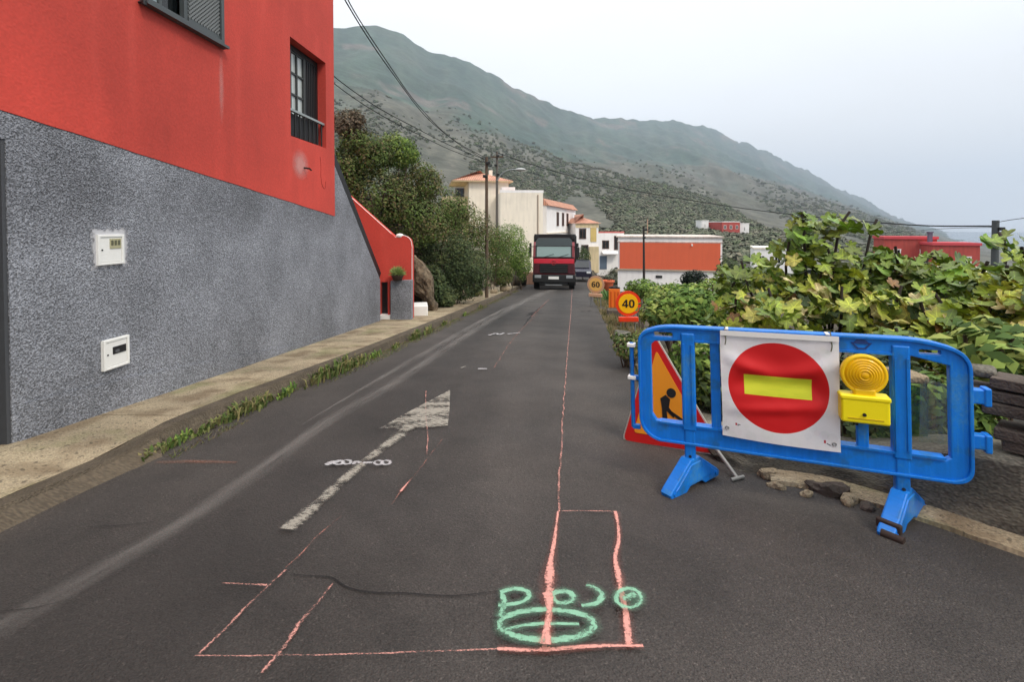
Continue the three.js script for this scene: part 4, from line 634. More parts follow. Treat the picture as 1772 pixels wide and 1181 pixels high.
function shrub(name, label, cat, px, py, d, rx, ry, rz, tone, n, size, seed, group, opt = {}) {
  const c = at(px, py, d), gy = opt.base ?? groundY(c.x, d), t = thing(name, label, cat, [c.x, gy, c.z], 0, group), r = rng(seed * 17 + 3), h = c.y - gy;
  const blobs = [[0, h, 0, rx, ry, rz]];
  for (let i = 0; i < (opt.sub ?? 6); i++) { const a = r() * 6.28, e = (r() - 0.35) * 1.2, k = 0.35 + 0.25 * r(); blobs.push([Math.cos(a) * rx * 0.75, h + Math.sin(e) * ry * 0.75, Math.sin(a) * rz * 0.75, rx * k, ry * k, rz * k]); }
  part('foliage', leafCloud(blobs, n, size, T[tone], seed, opt), M.leaf, t);
  const st = []; for (let i = 0; i < (opt.stems ?? 7); i++) { const a = r() * 6.28, e = r() * 0.9, k = 0.85 * Math.sqrt(r()); const tip = V(Math.cos(a) * rx * k, h + ry * (e - 0.15), Math.sin(a) * rz * k), mid = V(tip.x * 0.35, h * 0.4 + (r() - 0.5) * 0.2, tip.z * 0.35); st.push(tube([V((r() - 0.5) * 0.2, -0.1, (r() - 0.5) * 0.2), mid, tip], 0.008 + 0.010 * Math.min(1.5, rx), 10, 5)); }
  part('stem', merge(st), M.twig, t);
  return t;
}
[ // bushes on the bank, left
  [606, 216, 13.0, 0.42, 0.42, 0.4, 'brown', 2600, 'dry brown twiggy bush at the top of the bank beside the red house'],
  [632, 268, 13.2, 0.75, 0.65, 0.7, 'olive', 6000, 'olive bush rising over the bank just right of the red house'],
  [686, 262, 14.0, 0.62, 0.52, 0.6, 'bright', 4200, 'bright green bush on the crest of the bank'],
  [722, 318, 14.6, 0.8, 0.7, 0.7, 'olive', 5200, 'olive bush below the bright green one on the bank crest'],
  [646, 345, 13.2, 0.95, 0.85, 0.8, 'olive', 6500, 'brownish olive bush above the sloping red garden wall'],
  [708, 384, 13.9, 1.0, 0.85, 0.8, 'olive', 6500, 'olive bush overhanging the end of the red garden wall'],
  [762, 368, 15.4, 1.0, 0.85, 0.8, 'olive', 6500, 'olive brown bush in the middle of the bank'],
  [796, 395, 18.2, 0.95, 1.0, 0.8, 'olive', 6500, 'olive bush on the bank just left of the utility pole'],
  [768, 448, 15.0, 0.85, 0.9, 0.7, 'dark', 5600, 'dark green bush hanging low over the rock'],
  [796, 462, 17.6, 0.85, 0.85, 0.7, 'dark', 6000, 'dark green bush at the foot of the bank left of the pole'],
  [852, 428, 21.2, 0.85, 1.15, 0.8, 'olive', 5200, 'olive bush behind the utility pole'],
  [882, 430, 23.6, 0.95, 1.25, 0.9, 'bright', 9000, 'bright green bush on the bank left of the truck'],
  [902, 458, 25.4, 0.55, 0.8, 0.6, 'bright', 5000, 'small bright green bush beside the truck mirror'],
  [866, 478, 22.4, 0.6, 0.5, 0.4, 'olive', 4000, 'low olive bush at the pavement edge right of the pole'],
  [822, 506, 19.0, 0.3, 0.2, 0.2, 'weed', 1500, 'low yellowish weeds round the foot of the pole'],
  [762, 512, 14.6, 0.5, 0.4, 0.4, 'dark', 4600, 'low dark bush where the bank meets the pavement'],
  [790, 482, 15.8, 1.0, 0.8, 0.7, 'dark', 7000, 'broad dark green bush low on the bank left of the pole'],
  [745, 492, 14.0, 0.45, 0.6, 0.4, 'dark', 3600, 'dark green bush just right of the bare rock'],
  [590, 300, 12.8, 0.5, 0.75, 0.5, 'olive', 3600, 'olive bush squeezed between the stair parapet and the bank'],
].forEach(([px, py, d, rx, ry, rz, tone, n, label], i) => shrub('bush', label, 'bush', px, py, d, rx, ry, rz, tone, n * 1.5, 0.042, 101 + i * 13, 'bushes on the left bank', { base: Math.min(groundY(at(px, py, d).x, d), at(px, py, d).y - ry * 0.8), gap: 0.42, stems: 3 }));
[ // greenery on the right verge
  [1196, 545, 6.6, 0.58, 0.36, 0.5, 'mid', 5200, 0.05, 'leafy green bush behind the top left of the blue barrier'],
  [1172, 524, 9.0, 0.50, 0.36, 0.5, 'mid', 3400, 0.05, 'green bush right behind the 40 sign'],
  [1112, 500, 14.8, 0.5, 0.30, 0.5, 'bright', 2400, 0.05, 'light green plants beside the orange traffic panel'],
  [1168, 512, 12.0, 0.65, 0.30, 0.5, 'mid', 3400, 0.05, 'green bush in front of the white wall of the orange house'],
  [1204, 488, 17.0, 0.42, 0.42, 0.4, 'deep', 2200, 0.05, 'very dark round bush against the white wall'],
  [1236, 512, 9.5, 0.5, 0.36, 0.5, 'mid', 2600, 0.05, 'green bush between the dark bush and the vines'],
  [1226, 640, 4.5, 0.34, 0.40, 0.35, 'mid', 2200, 0.038, 'green leaves seen through the left gap of the barrier'],
  [1300, 700, 4.3, 0.5, 0.45, 0.4, 'dark', 2600, 0.042, 'dark leafy bush directly behind the banner'],
  [1520, 690, 3.7, 0.42, 0.36, 0.3, 'dark', 2200, 0.04, 'dark leafy bush behind the yellow lamp'],
  [1560, 765, 3.15, 0.36, 0.28, 0.2, 'dark', 1800, 0.035, 'dark green leaves low behind the barrier under the plastic sheet'],
  [1480, 765, 3.35, 0.36, 0.28, 0.25, 'dark', 1800, 0.035, 'dark green leaves low behind the barrier left of its right post'],
  [1640, 715, 3.05, 0.28, 0.28, 0.16, 'bright', 1600, 0.035, 'yellowish green leaves behind the clear plastic sheet'],
  [1570, 720, 3.25, 0.3, 0.34, 0.2, 'dark', 1400, 0.035, 'dark green leaves between the lamp and the plastic sheet'],
  [1730, 610, 3.1, 0.40, 0.20, 0.25, 'mid', 800, 0.055, 'green leaves hanging over the dark stone wall at the right edge'],
  [1420, 700, 3.9, 0.5, 0.4, 0.35, 'dark', 2200, 0.04, 'dark leafy bush hidden mostly by the banner'],
  [1085, 600, 6.6, 0.22, 0.16, 0.3, 'weed', 900, 0.03, 'low weeds at the road edge left of the barrier'],
  [1262, 478, 13, 0.35, 0.55, 0.4, 'dark', 1800, 0.05, 'dark green bush at the right end of the orange house'],
].forEach(([px, py, d, rx, ry, rz, tone, n, size, label], i) => shrub('green_bush', label, 'bush', px, py, d, rx, ry, rz, tone, n, size, 401 + i * 7, 'bushes on the right verge', { gap: 0.35, base: groundY(at(px, py, d).x, d) }));
function tuft(label, p, h, n, tone, seed, group) {    // a spray of narrow leaves
  const t = thing('weed', label, 'weed', [p.x, p.y, p.z], 0, group), r = rng(seed), P = [], C = [];
  for (let i = 0; i < n; i++) { const a = r() * 6.28, L = h * (0.5 + 0.7 * r()), w = 0.0035 + 0.006 * r(), ox = (r() - 0.5) * (r() - 0.3) * h * 2.4, oz = (r() + r() + r() - 1.5) * h * 2.2, lx = Math.cos(a) * L * 0.6, lz = Math.sin(a) * L * 0.6, bx_ = -Math.sin(a) * w, bz = Math.cos(a) * w, c = T[tone][Math.floor(r() * T[tone].length)];
    const A = [ox - bx_, 0, oz - bz], B = [ox + bx_, 0, oz + bz], D = [ox + lx * 0.5 + bx_ * 1.6, L * 0.75, oz + lz * 0.5 + bz * 1.6], E = [ox + lx * 0.5 - bx_ * 1.6, L * 0.75, oz + lz * 0.5 - bz * 1.6], F = [ox + lx, L * (0.8 + 0.2 * r()), oz + lz];
    for (const tri of [[A, B, D], [A, D, E], [E, D, F]]) for (const v of tri) { P.push(...v); C.push(...c); } }
  const g = new THREE.BufferGeometry(); g.setAttribute('position', new THREE.Float32BufferAttribute(P, 3)); g.setAttribute('color', new THREE.Float32BufferAttribute(C, 3)); g.computeVertexNormals(); part('foliage', g, M.leaf, t); return t;
}
[[262, 792, .10], [300, 776, .09], [345, 752, .10], [385, 728, .16], [425, 712, .14], [438, 706, .10], [487, 688, .12], [522, 664, .2], [545, 650, .24], [562, 644, .16], [592, 634, .16], [620, 622, .12], [655, 606, .1], [692, 590, .2], [716, 580, .18], [748, 567, .14], [790, 550, .12], [822, 537, .14]].forEach(([x, y, h], i) => { const p = onRoad(x, y - 3); p.x = L0(-p.z) + 0.07; tuft(`${h > 0.13 ? 'tall' : 'low'} weed in the left kerb joint, ${ORD[i]} from the near end`, p, h * 0.75, Math.round(20 + h * 360), i % 5 === 1 ? 'mid' : 'weed', 700 + i, 'weeds along the left kerb'); });
{ // dry grass along the right edge of the road and moss in the left gutter
  const r = rng(77), P = [], C = [], cols = [[0.30, 0.235, 0.13], [0.22, 0.18, 0.085], [0.12, 0.13, 0.045], [0.36, 0.29, 0.18], [0.09, 0.11, 0.035]];
  const blade = (x, d, L) => { const y = Math.max(groundY(x, d), roadY(d) - 0.25), a = r() * 6.28, w = 0.006 + 0.006 * r(), lx = Math.cos(a) * L * 0.5, lz = Math.sin(a) * L * 0.5, c = cols[Math.floor(r() * 5)]; P.push(x - w, y, -d, x + w, y, -d, x + lx, y + L, -d + lz); C.push(...c, ...c, ...c); };
  for (let i = 0; i < 26000; i++) { const d = 4.2 + 26 * Math.pow(r(), 1.5), x = R0c(d) + 0.02 + Math.pow(r(), 1.6) * 0.9; if (fbm(x * 2, d * 1.2, 3, 3) > 0.4) blade(x, d, 0.04 + 0.16 * r()); }
  const g = new THREE.BufferGeometry(); g.setAttribute('position', new THREE.Float32BufferAttribute(P, 3)); g.setAttribute('color', new THREE.Float32BufferAttribute(C, 3)); g.computeVertexNormals();
  tag(solo('grass', g, M.leaf), 'dry and green grass along the right edge of the road', 'grass').userData.kind = 'stuff';
  const P2 = [], C2 = []; const wcols = [...T.weed, [0.16, 0.12, 0.07], [0.22, 0.18, 0.11], [0.12, 0.095, 0.06]];
  for (let i = 0; i < 9000; i++) { const d = 3.3 + 22 * Math.pow(r(), 1.4), x = L0(d) + 0.0 + Math.pow(r(), 2) * 0.26; if (fbm(d * 1.3, x * 3, 6, 3) < 0.40) continue; const L = 0.015 + 0.06 * r() * r(), a = r() * 6.28, w = 0.0035, y = roadY(d), c = wcols[Math.floor(r() * 7)]; P2.push(x - w, y, -d, x + w, y, -d, x + Math.cos(a) * L, y + L * 0.8, -d + Math.sin(a) * L); C2.push(...c, ...c, ...c); }
  const g2 = new THREE.BufferGeometry(); g2.setAttribute('position', new THREE.Float32BufferAttribute(P2, 3)); g2.setAttribute('color', new THREE.Float32BufferAttribute(C2, 3)); g2.computeVertexNormals();
  tag(solo('gutter_moss', g2, M.leaf), 'moss and small weeds filling the gutter along the left kerb', 'moss').userData.kind = 'stuff';
}
// ---------------------------------------------------------------- vines with large lobed leaves
{
  const r = rng(2024);
  function vineLeaf(seed) { // five-lobed leaf, cupped, vein fold
    const q = rng(seed), out = [], n = 20, P = [0, 0, 0], UV = [0.5, 0.5], IX = [];
    for (let i = 0; i < n; i++) { const a = -Math.PI / 2 + (i / n) * Math.PI * 2, lob = Math.abs(Math.cos((a - Math.PI / 2) * 2.5)), notch = i === 0 ? 0.35 : 1; const rad = (0.62 + 0.42 * lob) * notch * (0.9 + 0.2 * q()); const x = Math.cos(a) * rad, y = Math.sin(a) * rad; P.push(x, y, (seed % 2 ? 0.22 : -0.20) * rad * rad - 0.16 * (1 - Math.abs(x)) * 0.3 - 0.25 * Math.max(0, y) * Math.max(0, y) + 0.16 * (q() - 0.5)); UV.push(x * 0.5 + 0.5, y * 0.5 + 0.5); }
    for (let i = 0; i < n; i++) IX.push(0, 1 + i, 1 + (i + 1) % n);
    const g = new THREE.BufferGeometry(); g.setAttribute('position', new THREE.Float32BufferAttribute(P, 3)); g.setAttribute('uv', new THREE.Float32BufferAttribute(UV, 2)); g.setIndex(IX); g.computeVertexNormals(); return g;
  }
  const geos = [1, 2, 3, 4, 5].map(vineLeaf);
  const leafMat = (base, dry) => { const m = tex(128, (u, v) => { const x = (u - 0.5) * 2, y = (v - 0.5) * 2, a = Math.atan2(y + 0.15, x), rr = Math.hypot(x, y + 0.15), ve = Math.min(...[-0.5, 0.45, 1.57, 2.7, 3.64].map(q => Math.abs(Math.atan2(Math.sin(a - q), Math.cos(a - q))))) * rr; let c = mix3(mul(base, 1.35), base, clamp(ve * 18)); const f = fbm(u * 6, v * 6, dry * 10, 4); c = mix3(c, mul(base, 0.7), clamp((f - 0.45) * 2)); return mix3(c, [0.55, 0.40, 0.22], clamp((rr - 0.72 + (f - 0.5) * 0.9) * 3) * dry); }, true); return new THREE.MeshPhysicalMaterial({ map: m, roughness: 0.6, side: THREE.DoubleSide, transmission: 0.3, thickness: 0 }); };
  const mats = [leafMat([0.70, 0.74, 0.24], 0.2), leafMat([0.76, 0.74, 0.34], 0.4), leafMat([0.58, 0.66, 0.19], 0.1), leafMat([0.40, 0.50, 0.15], 0.05), leafMat([0.86, 0.80, 0.58], 0.3), leafMat([0.55, 0.40, 0.20], 0.8), leafMat([0.24, 0.33, 0.12], 0)];
  const pick = () => { const k = r(); return k < 0.28 ? 0 : k < 0.42 ? 1 : k < 0.64 ? 2 : k < 0.79 ? 3 : k < 0.88 ? 4 : k < 0.92 ? 5 : 6; };
  const vines = [
    ['tall yellow-green vine with big lobed leaves, rising highest behind the banner', [1440, 5.0], [[1300, 510, 5.4, 0.42], [1360, 470, 5.2, 0.36], [1395, 412, 5.2, 0.26], [1455, 392, 5.0, 0.17], [1445, 470, 5.0, 0.40], [1350, 560, 4.7, 0.38], [1455, 560, 4.6, 0.40], [1275, 560, 5.2, 0.30], [1510, 395, 5.0, 0.10], [1415, 520, 5, 0.36], [1390, 385, 5.1, 0.12], [1265, 505, 5.6, 0.2]], 860],
    ['yellow-green vine with big leaves above the yellow lamp, right of the tallest one', [1590, 4.6], [[1555, 470, 4.8, 0.28], [1600, 505, 4.6, 0.36], [1545, 555, 4.4, 0.36], [1635, 480, 4.7, 0.26], [1610, 580, 4.1, 0.34], [1500, 500, 4.9, 0.3], [1570, 620, 3.9, 0.26], [1600, 690, 4.3, 0.34], [1530, 710, 4.3, 0.30], [1660, 700, 4.0, 0.26]], 820],
    ['green vine at the right edge of the photo over the dark stone wall', [1715, 4.0], [[1690, 510, 4.3, 0.34], [1745, 520, 3.9, 0.32], [1700, 590, 3.8, 0.30], [1785, 560, 3.6, 0.36], [1740, 425, 4.4, 0.13], [1775, 465, 4.0, 0.2], [1650, 560, 4.1, 0.28], [1770, 620, 3.3, 0.2], [1860, 520, 3.6, 0.4]], 680],
  ];
  vines.forEach(([label, [tx, td], blobs, n], vi) => {
    const b0 = at(tx, 600, td), gy = groundY(b0.x, td), t = thing('grape_vine', label, 'vine', [b0.x, gy, b0.z]);
    const B = blobs.map(([px, py, d, q]) => [at(px, py, d).sub(t.position), q]), tot = B.reduce((a, b) => a + b[1] ** 2.4, 0), all = [];
    for (const [c, q] of B) { const m = Math.round(n * q ** 2.4 / tot); for (let i = 0; i < m; i++) { const d = V(r() * 2 - 1, r() * 2 - 1, r() * 2 - 1); d.normalize().multiplyScalar(Math.cbrt(r()) * q); all.push(d.add(c)); } }
    const toCam = V(0, EYE, 0).sub(t.position);
    all.sort((a, b) => a.distanceTo(toCam) - b.distanceTo(toCam));
    const mk = () => { const nrm = V((r() - 0.5) * 1.5, 0.35 + r() * 0.75, (r() - 0.25) * 1.5).normalize(), q = new THREE.Quaternion().setFromUnitVectors(V(0, 0, 1), nrm), q2 = new THREE.Quaternion().setFromAxisAngle(nrm, r() * 6.28); return [q2.multiply(q), 0.050 + 0.050 * r()]; };
    const keep = 290, rest = all.slice(keep);
    all.slice(0, keep).forEach(p => { const [q, s] = mk(), m = part('leaf', geos[Math.floor(r() * 5)], mats[pick()], t); m.position.copy(p); m.quaternion.copy(q); m.scale.setScalar(s); });
    if (rest.length) { const im = new THREE.InstancedMesh(geos[0], mats[3], rest.length); im.name = 'leaves'; im.userData.kind = 'stuff'; rest.forEach((p, i) => { const [q, s] = mk(); im.setMatrixAt(i, new THREE.Matrix4().compose(p, q, V(s, s, s))); const k = 0.6 + r() * 1.3; im.setColorAt(i, new THREE.Color(k * (0.8 + 0.6 * r()), k, k * (0.6 + 0.5 * r()))); }); t.add(im); }
    // canes: from the foot out to every cluster
    const fork = V(0, 0.75, 0), cm = std(S(58, 50, 46), 0.9);
    part('trunk', tube([V(0.05, -0.2, 0), V(-0.03, 0.3, 0.03), fork, V(0.02, 1.05, 0)], 0.026, 16, 7), cm, t);
    B.forEach(([c, q]) => { const m = fork.clone().lerp(c, 0.5).add(V((r() - 0.5) * 0.2, -0.12 + r() * 0.1, (r() - 0.5) * 0.2)); part('cane', tube([fork, m, c, c.clone().add(V((r() - 0.5) * 0.2, q * 0.9, (r() - 0.5) * 0.2))], 0.014, 18, 5), cm, t); });
  });
}
// ---------------------------------------------------------------- plastic sheeting, pots and things behind the barrier
{
  const t = thing('plastic_sheet', 'clear plastic sheeting stood upright behind the right end of the barrier', 'plastic sheet');
  const a = at(1588, 800, 2.78), b = at(1684, 800, 2.62), top = at(1588, 655, 2.78).y, bot = a.y - 0.08;
  const g = grid(30, 8, (i, j) => { const s = i / 30, y = lerp(bot, top + 0.01 * Math.sin(s * 9), j / 8); const bul = 0.07 * Math.sin(s * Math.PI) + 0.012 * Math.sin(s * 22 + j * 0.3); return [lerp(a.x, b.x, s) - bul * 0.3, y, lerp(a.z, b.z, s) + bul, s, j / 8]; });
  part('sheet', g, new THREE.MeshPhysicalMaterial({ color: S(226, 234, 222), roughness: 0.14, transmission: 0.85, thickness: 0, side: THREE.DoubleSide }), t);
  const a2 = at(1515, 790, 3.05), b2 = at(1600, 800, 2.85), top2 = at(1515, 655, 3.05).y;
  const g2 = grid(20, 6, (i, j) => { const s = i / 20; return [lerp(a2.x, b2.x, s), lerp(a2.y - 0.1, top2, j / 6), lerp(a2.z, b2.z, s) + 0.02 * Math.sin(s * 8), s, j / 6]; });
  part('sheet', g2, new THREE.MeshPhysicalMaterial({ color: S(140, 176, 120), roughness: 0.16, transmission: 0.85, thickness: 0, side: THREE.DoubleSide }), t, 'greenish sheet behind it');
  const pot = (label, px, py, d, col, tone, k) => { const p = at(px, py, d), gy = roadY(d) - 0.03; const o = thing('flower_pot', label, 'flower pot', [p.x, gy, p.z]); const q = new THREE.LatheGeometry([[0.001, 0], [0.09, 0], [0.12, 0.17], [0.14, 0.17], [0.14, 0.21], [0.12, 0.21], [0.115, 0.18], [0.001, 0.18]].map(v => new THREE.Vector2(v[0] * k, v[1] * k)), 18); part('pot', q, std(col, 0.8), o); part('foliage', leafCloud([[0, 0.3 * k, 0, 0.17 * k, 0.13 * k, 0.17 * k]], 260, 0.03, T[tone], px), M.leaf, o); return o; };
  pot('dark plant pot at the road edge under the 40 sign', 1112, 566, 7.4, S(34, 38, 44), 'mid', 1.05);
  pot('brown plant pot at the road edge left of the dark one', 1092, 572, 7.6, S(120, 72, 50), 'weed', 0.8);
  pot('terracotta plant pot on the roadside near the white houses', 1052, 478, 26, S(206, 104, 66), 'deep', 2.6);
  const s1 = at(1128, 541, 8.6); solo('stone_block', boxUV(jitter(new RoundedBoxGeometry(0.42, 0.14, 0.25, 3, 0.03), 0.02, 6)), M.darkStone, 'dark flat stone block beside the 40 sign', 'stone').position.set(s1.x, s1.y, s1.z);
  const ag = (() => { const p = at(1052, 484, 21); const o = thing('agave', 'spiky green agave-like plant on the right roadside beyond the traffic signs', 'plant', [p.x, groundY(p.x, 21) + 0.1, p.z]); const r = rng(9), l = []; for (let i = 0; i < 40; i++) { const a = r() * 6.28, e = 0.3 + r() * 1.1, L = 0.6 + 0.4 * r(); l.push(tube([V(0, 0.1, 0), V(Math.cos(a) * L * 0.4 * Math.cos(e), L * 0.55 * Math.sin(e) + 0.15, Math.sin(a) * L * 0.4 * Math.cos(e)), V(Math.cos(a) * L * Math.cos(e), L * Math.sin(e) + 0.1, Math.sin(a) * L * Math.cos(e))], 0.02, 6, 4)); } part('foliage', merge(l), std(S(92, 132, 66), 0.7), o); part('base', new THREE.SphereGeometry(0.12, 8, 6), M.twig, o); })();
}
// ---------------------------------------------------------------- rock face and odds and ends at the bank's foot
{
  const p = at(733, 500, 13.0); const g = jitter((() => { const k = new THREE.IcosahedronGeometry(1, 5); k.scale(0.24, 0.85, 0.3); k.rotateZ(0.36); return k; })(), 0.22, 3.4, 4); const c = []; for (let i = 0; i < g.attributes.position.count; i++) { const y = g.attributes.position.getY(i), n = noise(y * 6, g.attributes.position.getX(i) * 2); c.push(...mix3([0.26, 0.20, 0.14], [0.50, 0.42, 0.31], n)); } g.setAttribute('color', new THREE.Float32BufferAttribute(c, 3));
  solo('rock_face', boxUV((() => { const k = norm(g); k.computeVertexNormals(); return k; })()), M.earth, 'bare brown rock face of the cut bank past the red garden wall', 'rock').position.set(p.x - 0.05, p.y + 0.05, p.z - 0.35);
  const sp = [[873, 501, 22.5, 0.22, M.footway, 'pale boulder on the pavement right of the utility pole'], [855, 506, 21, 0.14, M.footway, 'small pale stone near the foot of the pole']];
  sp.forEach(([x, y, d, q, m, l], i) => { const o = solo('boulder', boxUV(jitter((() => { const k = new THREE.IcosahedronGeometry(q, 2); k.scale(1.2, 0.8, 1); return k; })(), q * 0.4, 4, i)), m, l, 'stone'), p2 = at(x, y, d); o.position.set(p2.x, paveY(d) + q * 0.5, p2.z); });
  const b = at(897, 488, 27), t = thing('barrel', 'dark barrel lying beside the pavement left of the truck', 'barrel', [b.x, paveY(27) + 0.36, b.z], 0.3); const cy = new THREE.CylinderGeometry(0.34, 0.34, 0.8, 20); cy.rotateZ(Math.PI / 2); part('body', cy, std(S(66, 58, 48), 0.8), t); for (const x of [-0.25, 0.25]) { const q = new THREE.TorusGeometry(0.345, 0.02, 6, 20); q.rotateY(Math.PI / 2); q.translate(x, 0, 0); part('hoop', q, M.iron, t); }
  const w = at(908, 484, 29); solo('low_wall', boxUV(jitter(new RoundedBoxGeometry(1.1, 0.75, 0.35, 4, 0.05), 0.03, 3)), plaster([0.80, 0.62, 0.52]), 'low pinkish garden wall behind the barrel', 'wall').position.set(w.x + 0.1, paveY(29) + 0.35, w.z);
}
// ---------------------------------------------------------------- tipper truck facing us
{
  const D = 25.6, p = at(958, 503, D), t = thing('tipper_truck', 'dark red tipper truck with black body stopped in the road', 'truck', [p.x, roadY(D), -D], -0.12); t.rotation.order = 'YXZ'; t.rotation.x = -0.07;
  const redT = std(S(118, 16, 28), 0.3), dk = std(S(18, 19, 20), 0.6), gl = new THREE.MeshPhysicalMaterial({ color: S(120, 140, 138), roughness: 0.05, ior: 1.5, specularIntensity: 1 });
  // cab: lower box, raked screen frame, roof
  const prof = slab(shape([[0, 0.85], [0.02, 1.72], [-0.22, 2.42], [-0.42, 2.62], [-1.75, 2.66], [-1.75, 0.7], [-0.35, 0.7], [-0.3, 0.85]]), 2.26, [], 0.03);
  prof.rotateY(-Math.PI / 2); prof.translate(-1.13, 0, 0);
  prof.computeBoundingBox(); { const b = prof.boundingBox; prof.translate(-(b.min.x + b.max.x) / 2, 0, -b.max.z); }
  part('cab', prof, redT, t, 'dark red cab');
  const rk = Math.atan2(0.24, 0.70);
  part('windscreen', rb(1.86, 0.62, 0.03, 0.01, 0, 2.09, -0.085, [-rk, 0, 0]), gl, t);
  part('screen_frame', merge([rb(2.2, 0.05, 0.05, 0.01, 0, 1.765, 0.025, [-rk, 0, 0]), ...[-1, 1].map(s => rb(0.07, 0.66, 0.05, 0.015, s * 0.96, 2.09, -0.075, [-rk, 0, 0]))]), dk, t);
  for (const x of [-0.55, 0.25]) part('wiper', rod(V(x, 1.78, 0.06), V(x + 0.55, 1.95, 0.0), 0.012), dk, t);
  part('sun_visor', slab(shape([[-1.0, 0], [1.0, 0], [0.98, 0.28], [0.85, 0.42], [-0.85, 0.42], [-0.98, 0.28]]), 0.06, [], 0.01), std(S(74, 82, 84), 0.3), t, 'grey tinted sun visor').position.set(0, 2.40, -0.12);
  part('front_band', rb(2.16, 0.26, 0.06, 0.02, 0, 1.56, 0.03), std(S(196, 38, 56), 0.2), t, 'glossy red band above the grille');
  part('badge', (() => { const g = new THREE.TorusGeometry(0.12, 0.016, 6, 24); g.translate(0, 1.48, 0.075); return merge([g, ...[90, 210, 330].map(a => rod(V(0, 1.48, 0.075), V(Math.cos(a * Math.PI / 180) * 0.12, 1.48 + Math.sin(a * Math.PI / 180) * 0.12, 0.075), 0.012))]); })(), std(S(170, 50, 60), 0.3, { metalness: 0.3 }), t);
  part('grille', merge([rb(1.5, 0.5, 0.05, 0.02, 0, 1.16, 0.02), ...[0, 1, 2, 3].map(i => rb(1.5, 0.035, 0.04, 0.01, 0, 0.98 + i * 0.12, 0.055))]), dk, t, 'black slatted grille');
  for (const s of [-1, 1]) {
    part('corner_panel', rb(0.36, 0.55, 0.06, 0.03, s * 0.94, 1.14, 0.01), std(S(72, 14, 24), 0.4), t);
    part('headlight', rb(0.36, 0.16, 0.05, 0.02, s * 0.85, 0.72, 0.075), std(S(150, 155, 158), 0.12), t);
    const mi = part('mirror', rb(0.17, 0.58, 0.12, 0.03, s * 1.30, 2.05, -0.1), dk, t); part('mirror_arm', merge([rod(V(s * 1.08, 2.35, -0.25), V(s * 1.28, 2.36, -0.1), 0.018), rod(V(s * 1.08, 1.78, -0.2), V(s * 1.28, 1.82, -0.1), 0.018), rb(0.12, 0.2, 0.1, 0.02, s * 1.28, 2.45, -0.1)]), dk, mi);
    for (const [z, n] of [[-1.1, 1], [-4.6, 2], [-5.9, 2]]) { const w = thing0('wheel', t, s * 0.98, 0.5, z); const ty = new THREE.CylinderGeometry(0.5, 0.5, 0.3 * (n > 1 ? 1.7 : 1), 28); ty.rotateZ(Math.PI / 2); part('tyre', ty, M.rubber, w); const rm = new THREE.CylinderGeometry(0.27, 0.27, 0.32 * (n > 1 ? 1.7 : 1), 18); rm.rotateZ(Math.PI / 2); part('rim', rm, std(S(120, 120, 118), 0.5), w); }
    part('mudguard', rb(0.36, 0.06, 1.1, 0.02, s * 0.98, 1.07, -1.1), dk, t);
  }
  part('bumper', merge([rb(2.28, 0.42, 0.16, 0.04, 0, 0.62, 0.0), rb(1.5, 0.16, 0.1, 0.03, 0, 0.34, -0.03)]), dk, t, 'black bumper');
  part('step_bar', rb(0.9, 0.05, 0.05, 0.01, 0, 0.27, 0.05), std(S(120, 122, 124), 0.5), t);
  const pl = part('number_plate', rb(0.56, 0.15, 0.012, 0.004, 0, 0.66, 0.09), std(S(232, 232, 228), 0.4), t); 
  part('tipper_body', (() => { const g = [rb(2.36, 0.9, 0.08, 0.02, 0, 2.68, -1.95), rb(0.08, 1.6, 4.9, 0.02, -1.17, 2.3, -4.4), rb(0.08, 1.6, 4.9, 0.02, 1.17, 2.3, -4.4), rb(2.36, 1.6, 0.08, 0.02, 0, 2.3, -6.85), rb(2.36, 0.1, 4.9, 0.02, 0, 1.5, -4.4), rb(2.2, 1.2, 0.06, 0.02, 0, 2.0, -1.98), rb(2.4, 0.08, 0.12, 0.02, 0, 3.09, -1.93)]; for (let i = 0; i < 5; i++) for (const s of [-1, 1]) g.push(rb(0.06, 1.5, 0.08, 0.01, s * 1.23, 2.3, -2.3 - i * 1.05)); return merge(g); })(), dk, t, 'black tipper body');
  for (const s of [-1, 1]) part('body_corner', rb(0.22, 0.30, 0.10, 0.03, s * 1.05, 2.96, -1.88), dk, t);
  part('chassis', merge([rb(0.8, 0.25, 6.6, 0.03, 0, 0.95, -3.6), rb(0.5, 0.5, 1.0, 0.05, -0.85, 0.85, -2.9), rb(2.0, 0.1, 0.1, 0.02, 0, 0.5, -4.6), rb(2.0, 0.1, 0.1, 0.02, 0, 0.5, -5.9), rb(2.0, 0.1, 0.1, 0.02, 0, 0.5, -1.1), rb(2.2, 0.3, 0.8, 0.04, 0, 1.2, -1.1)]), dk, t);
}
function thing0(name, parent, x, y, z) { const g = new THREE.Group(); g.name = name; g.position.set(x, y, z); parent.add(g); return g; }
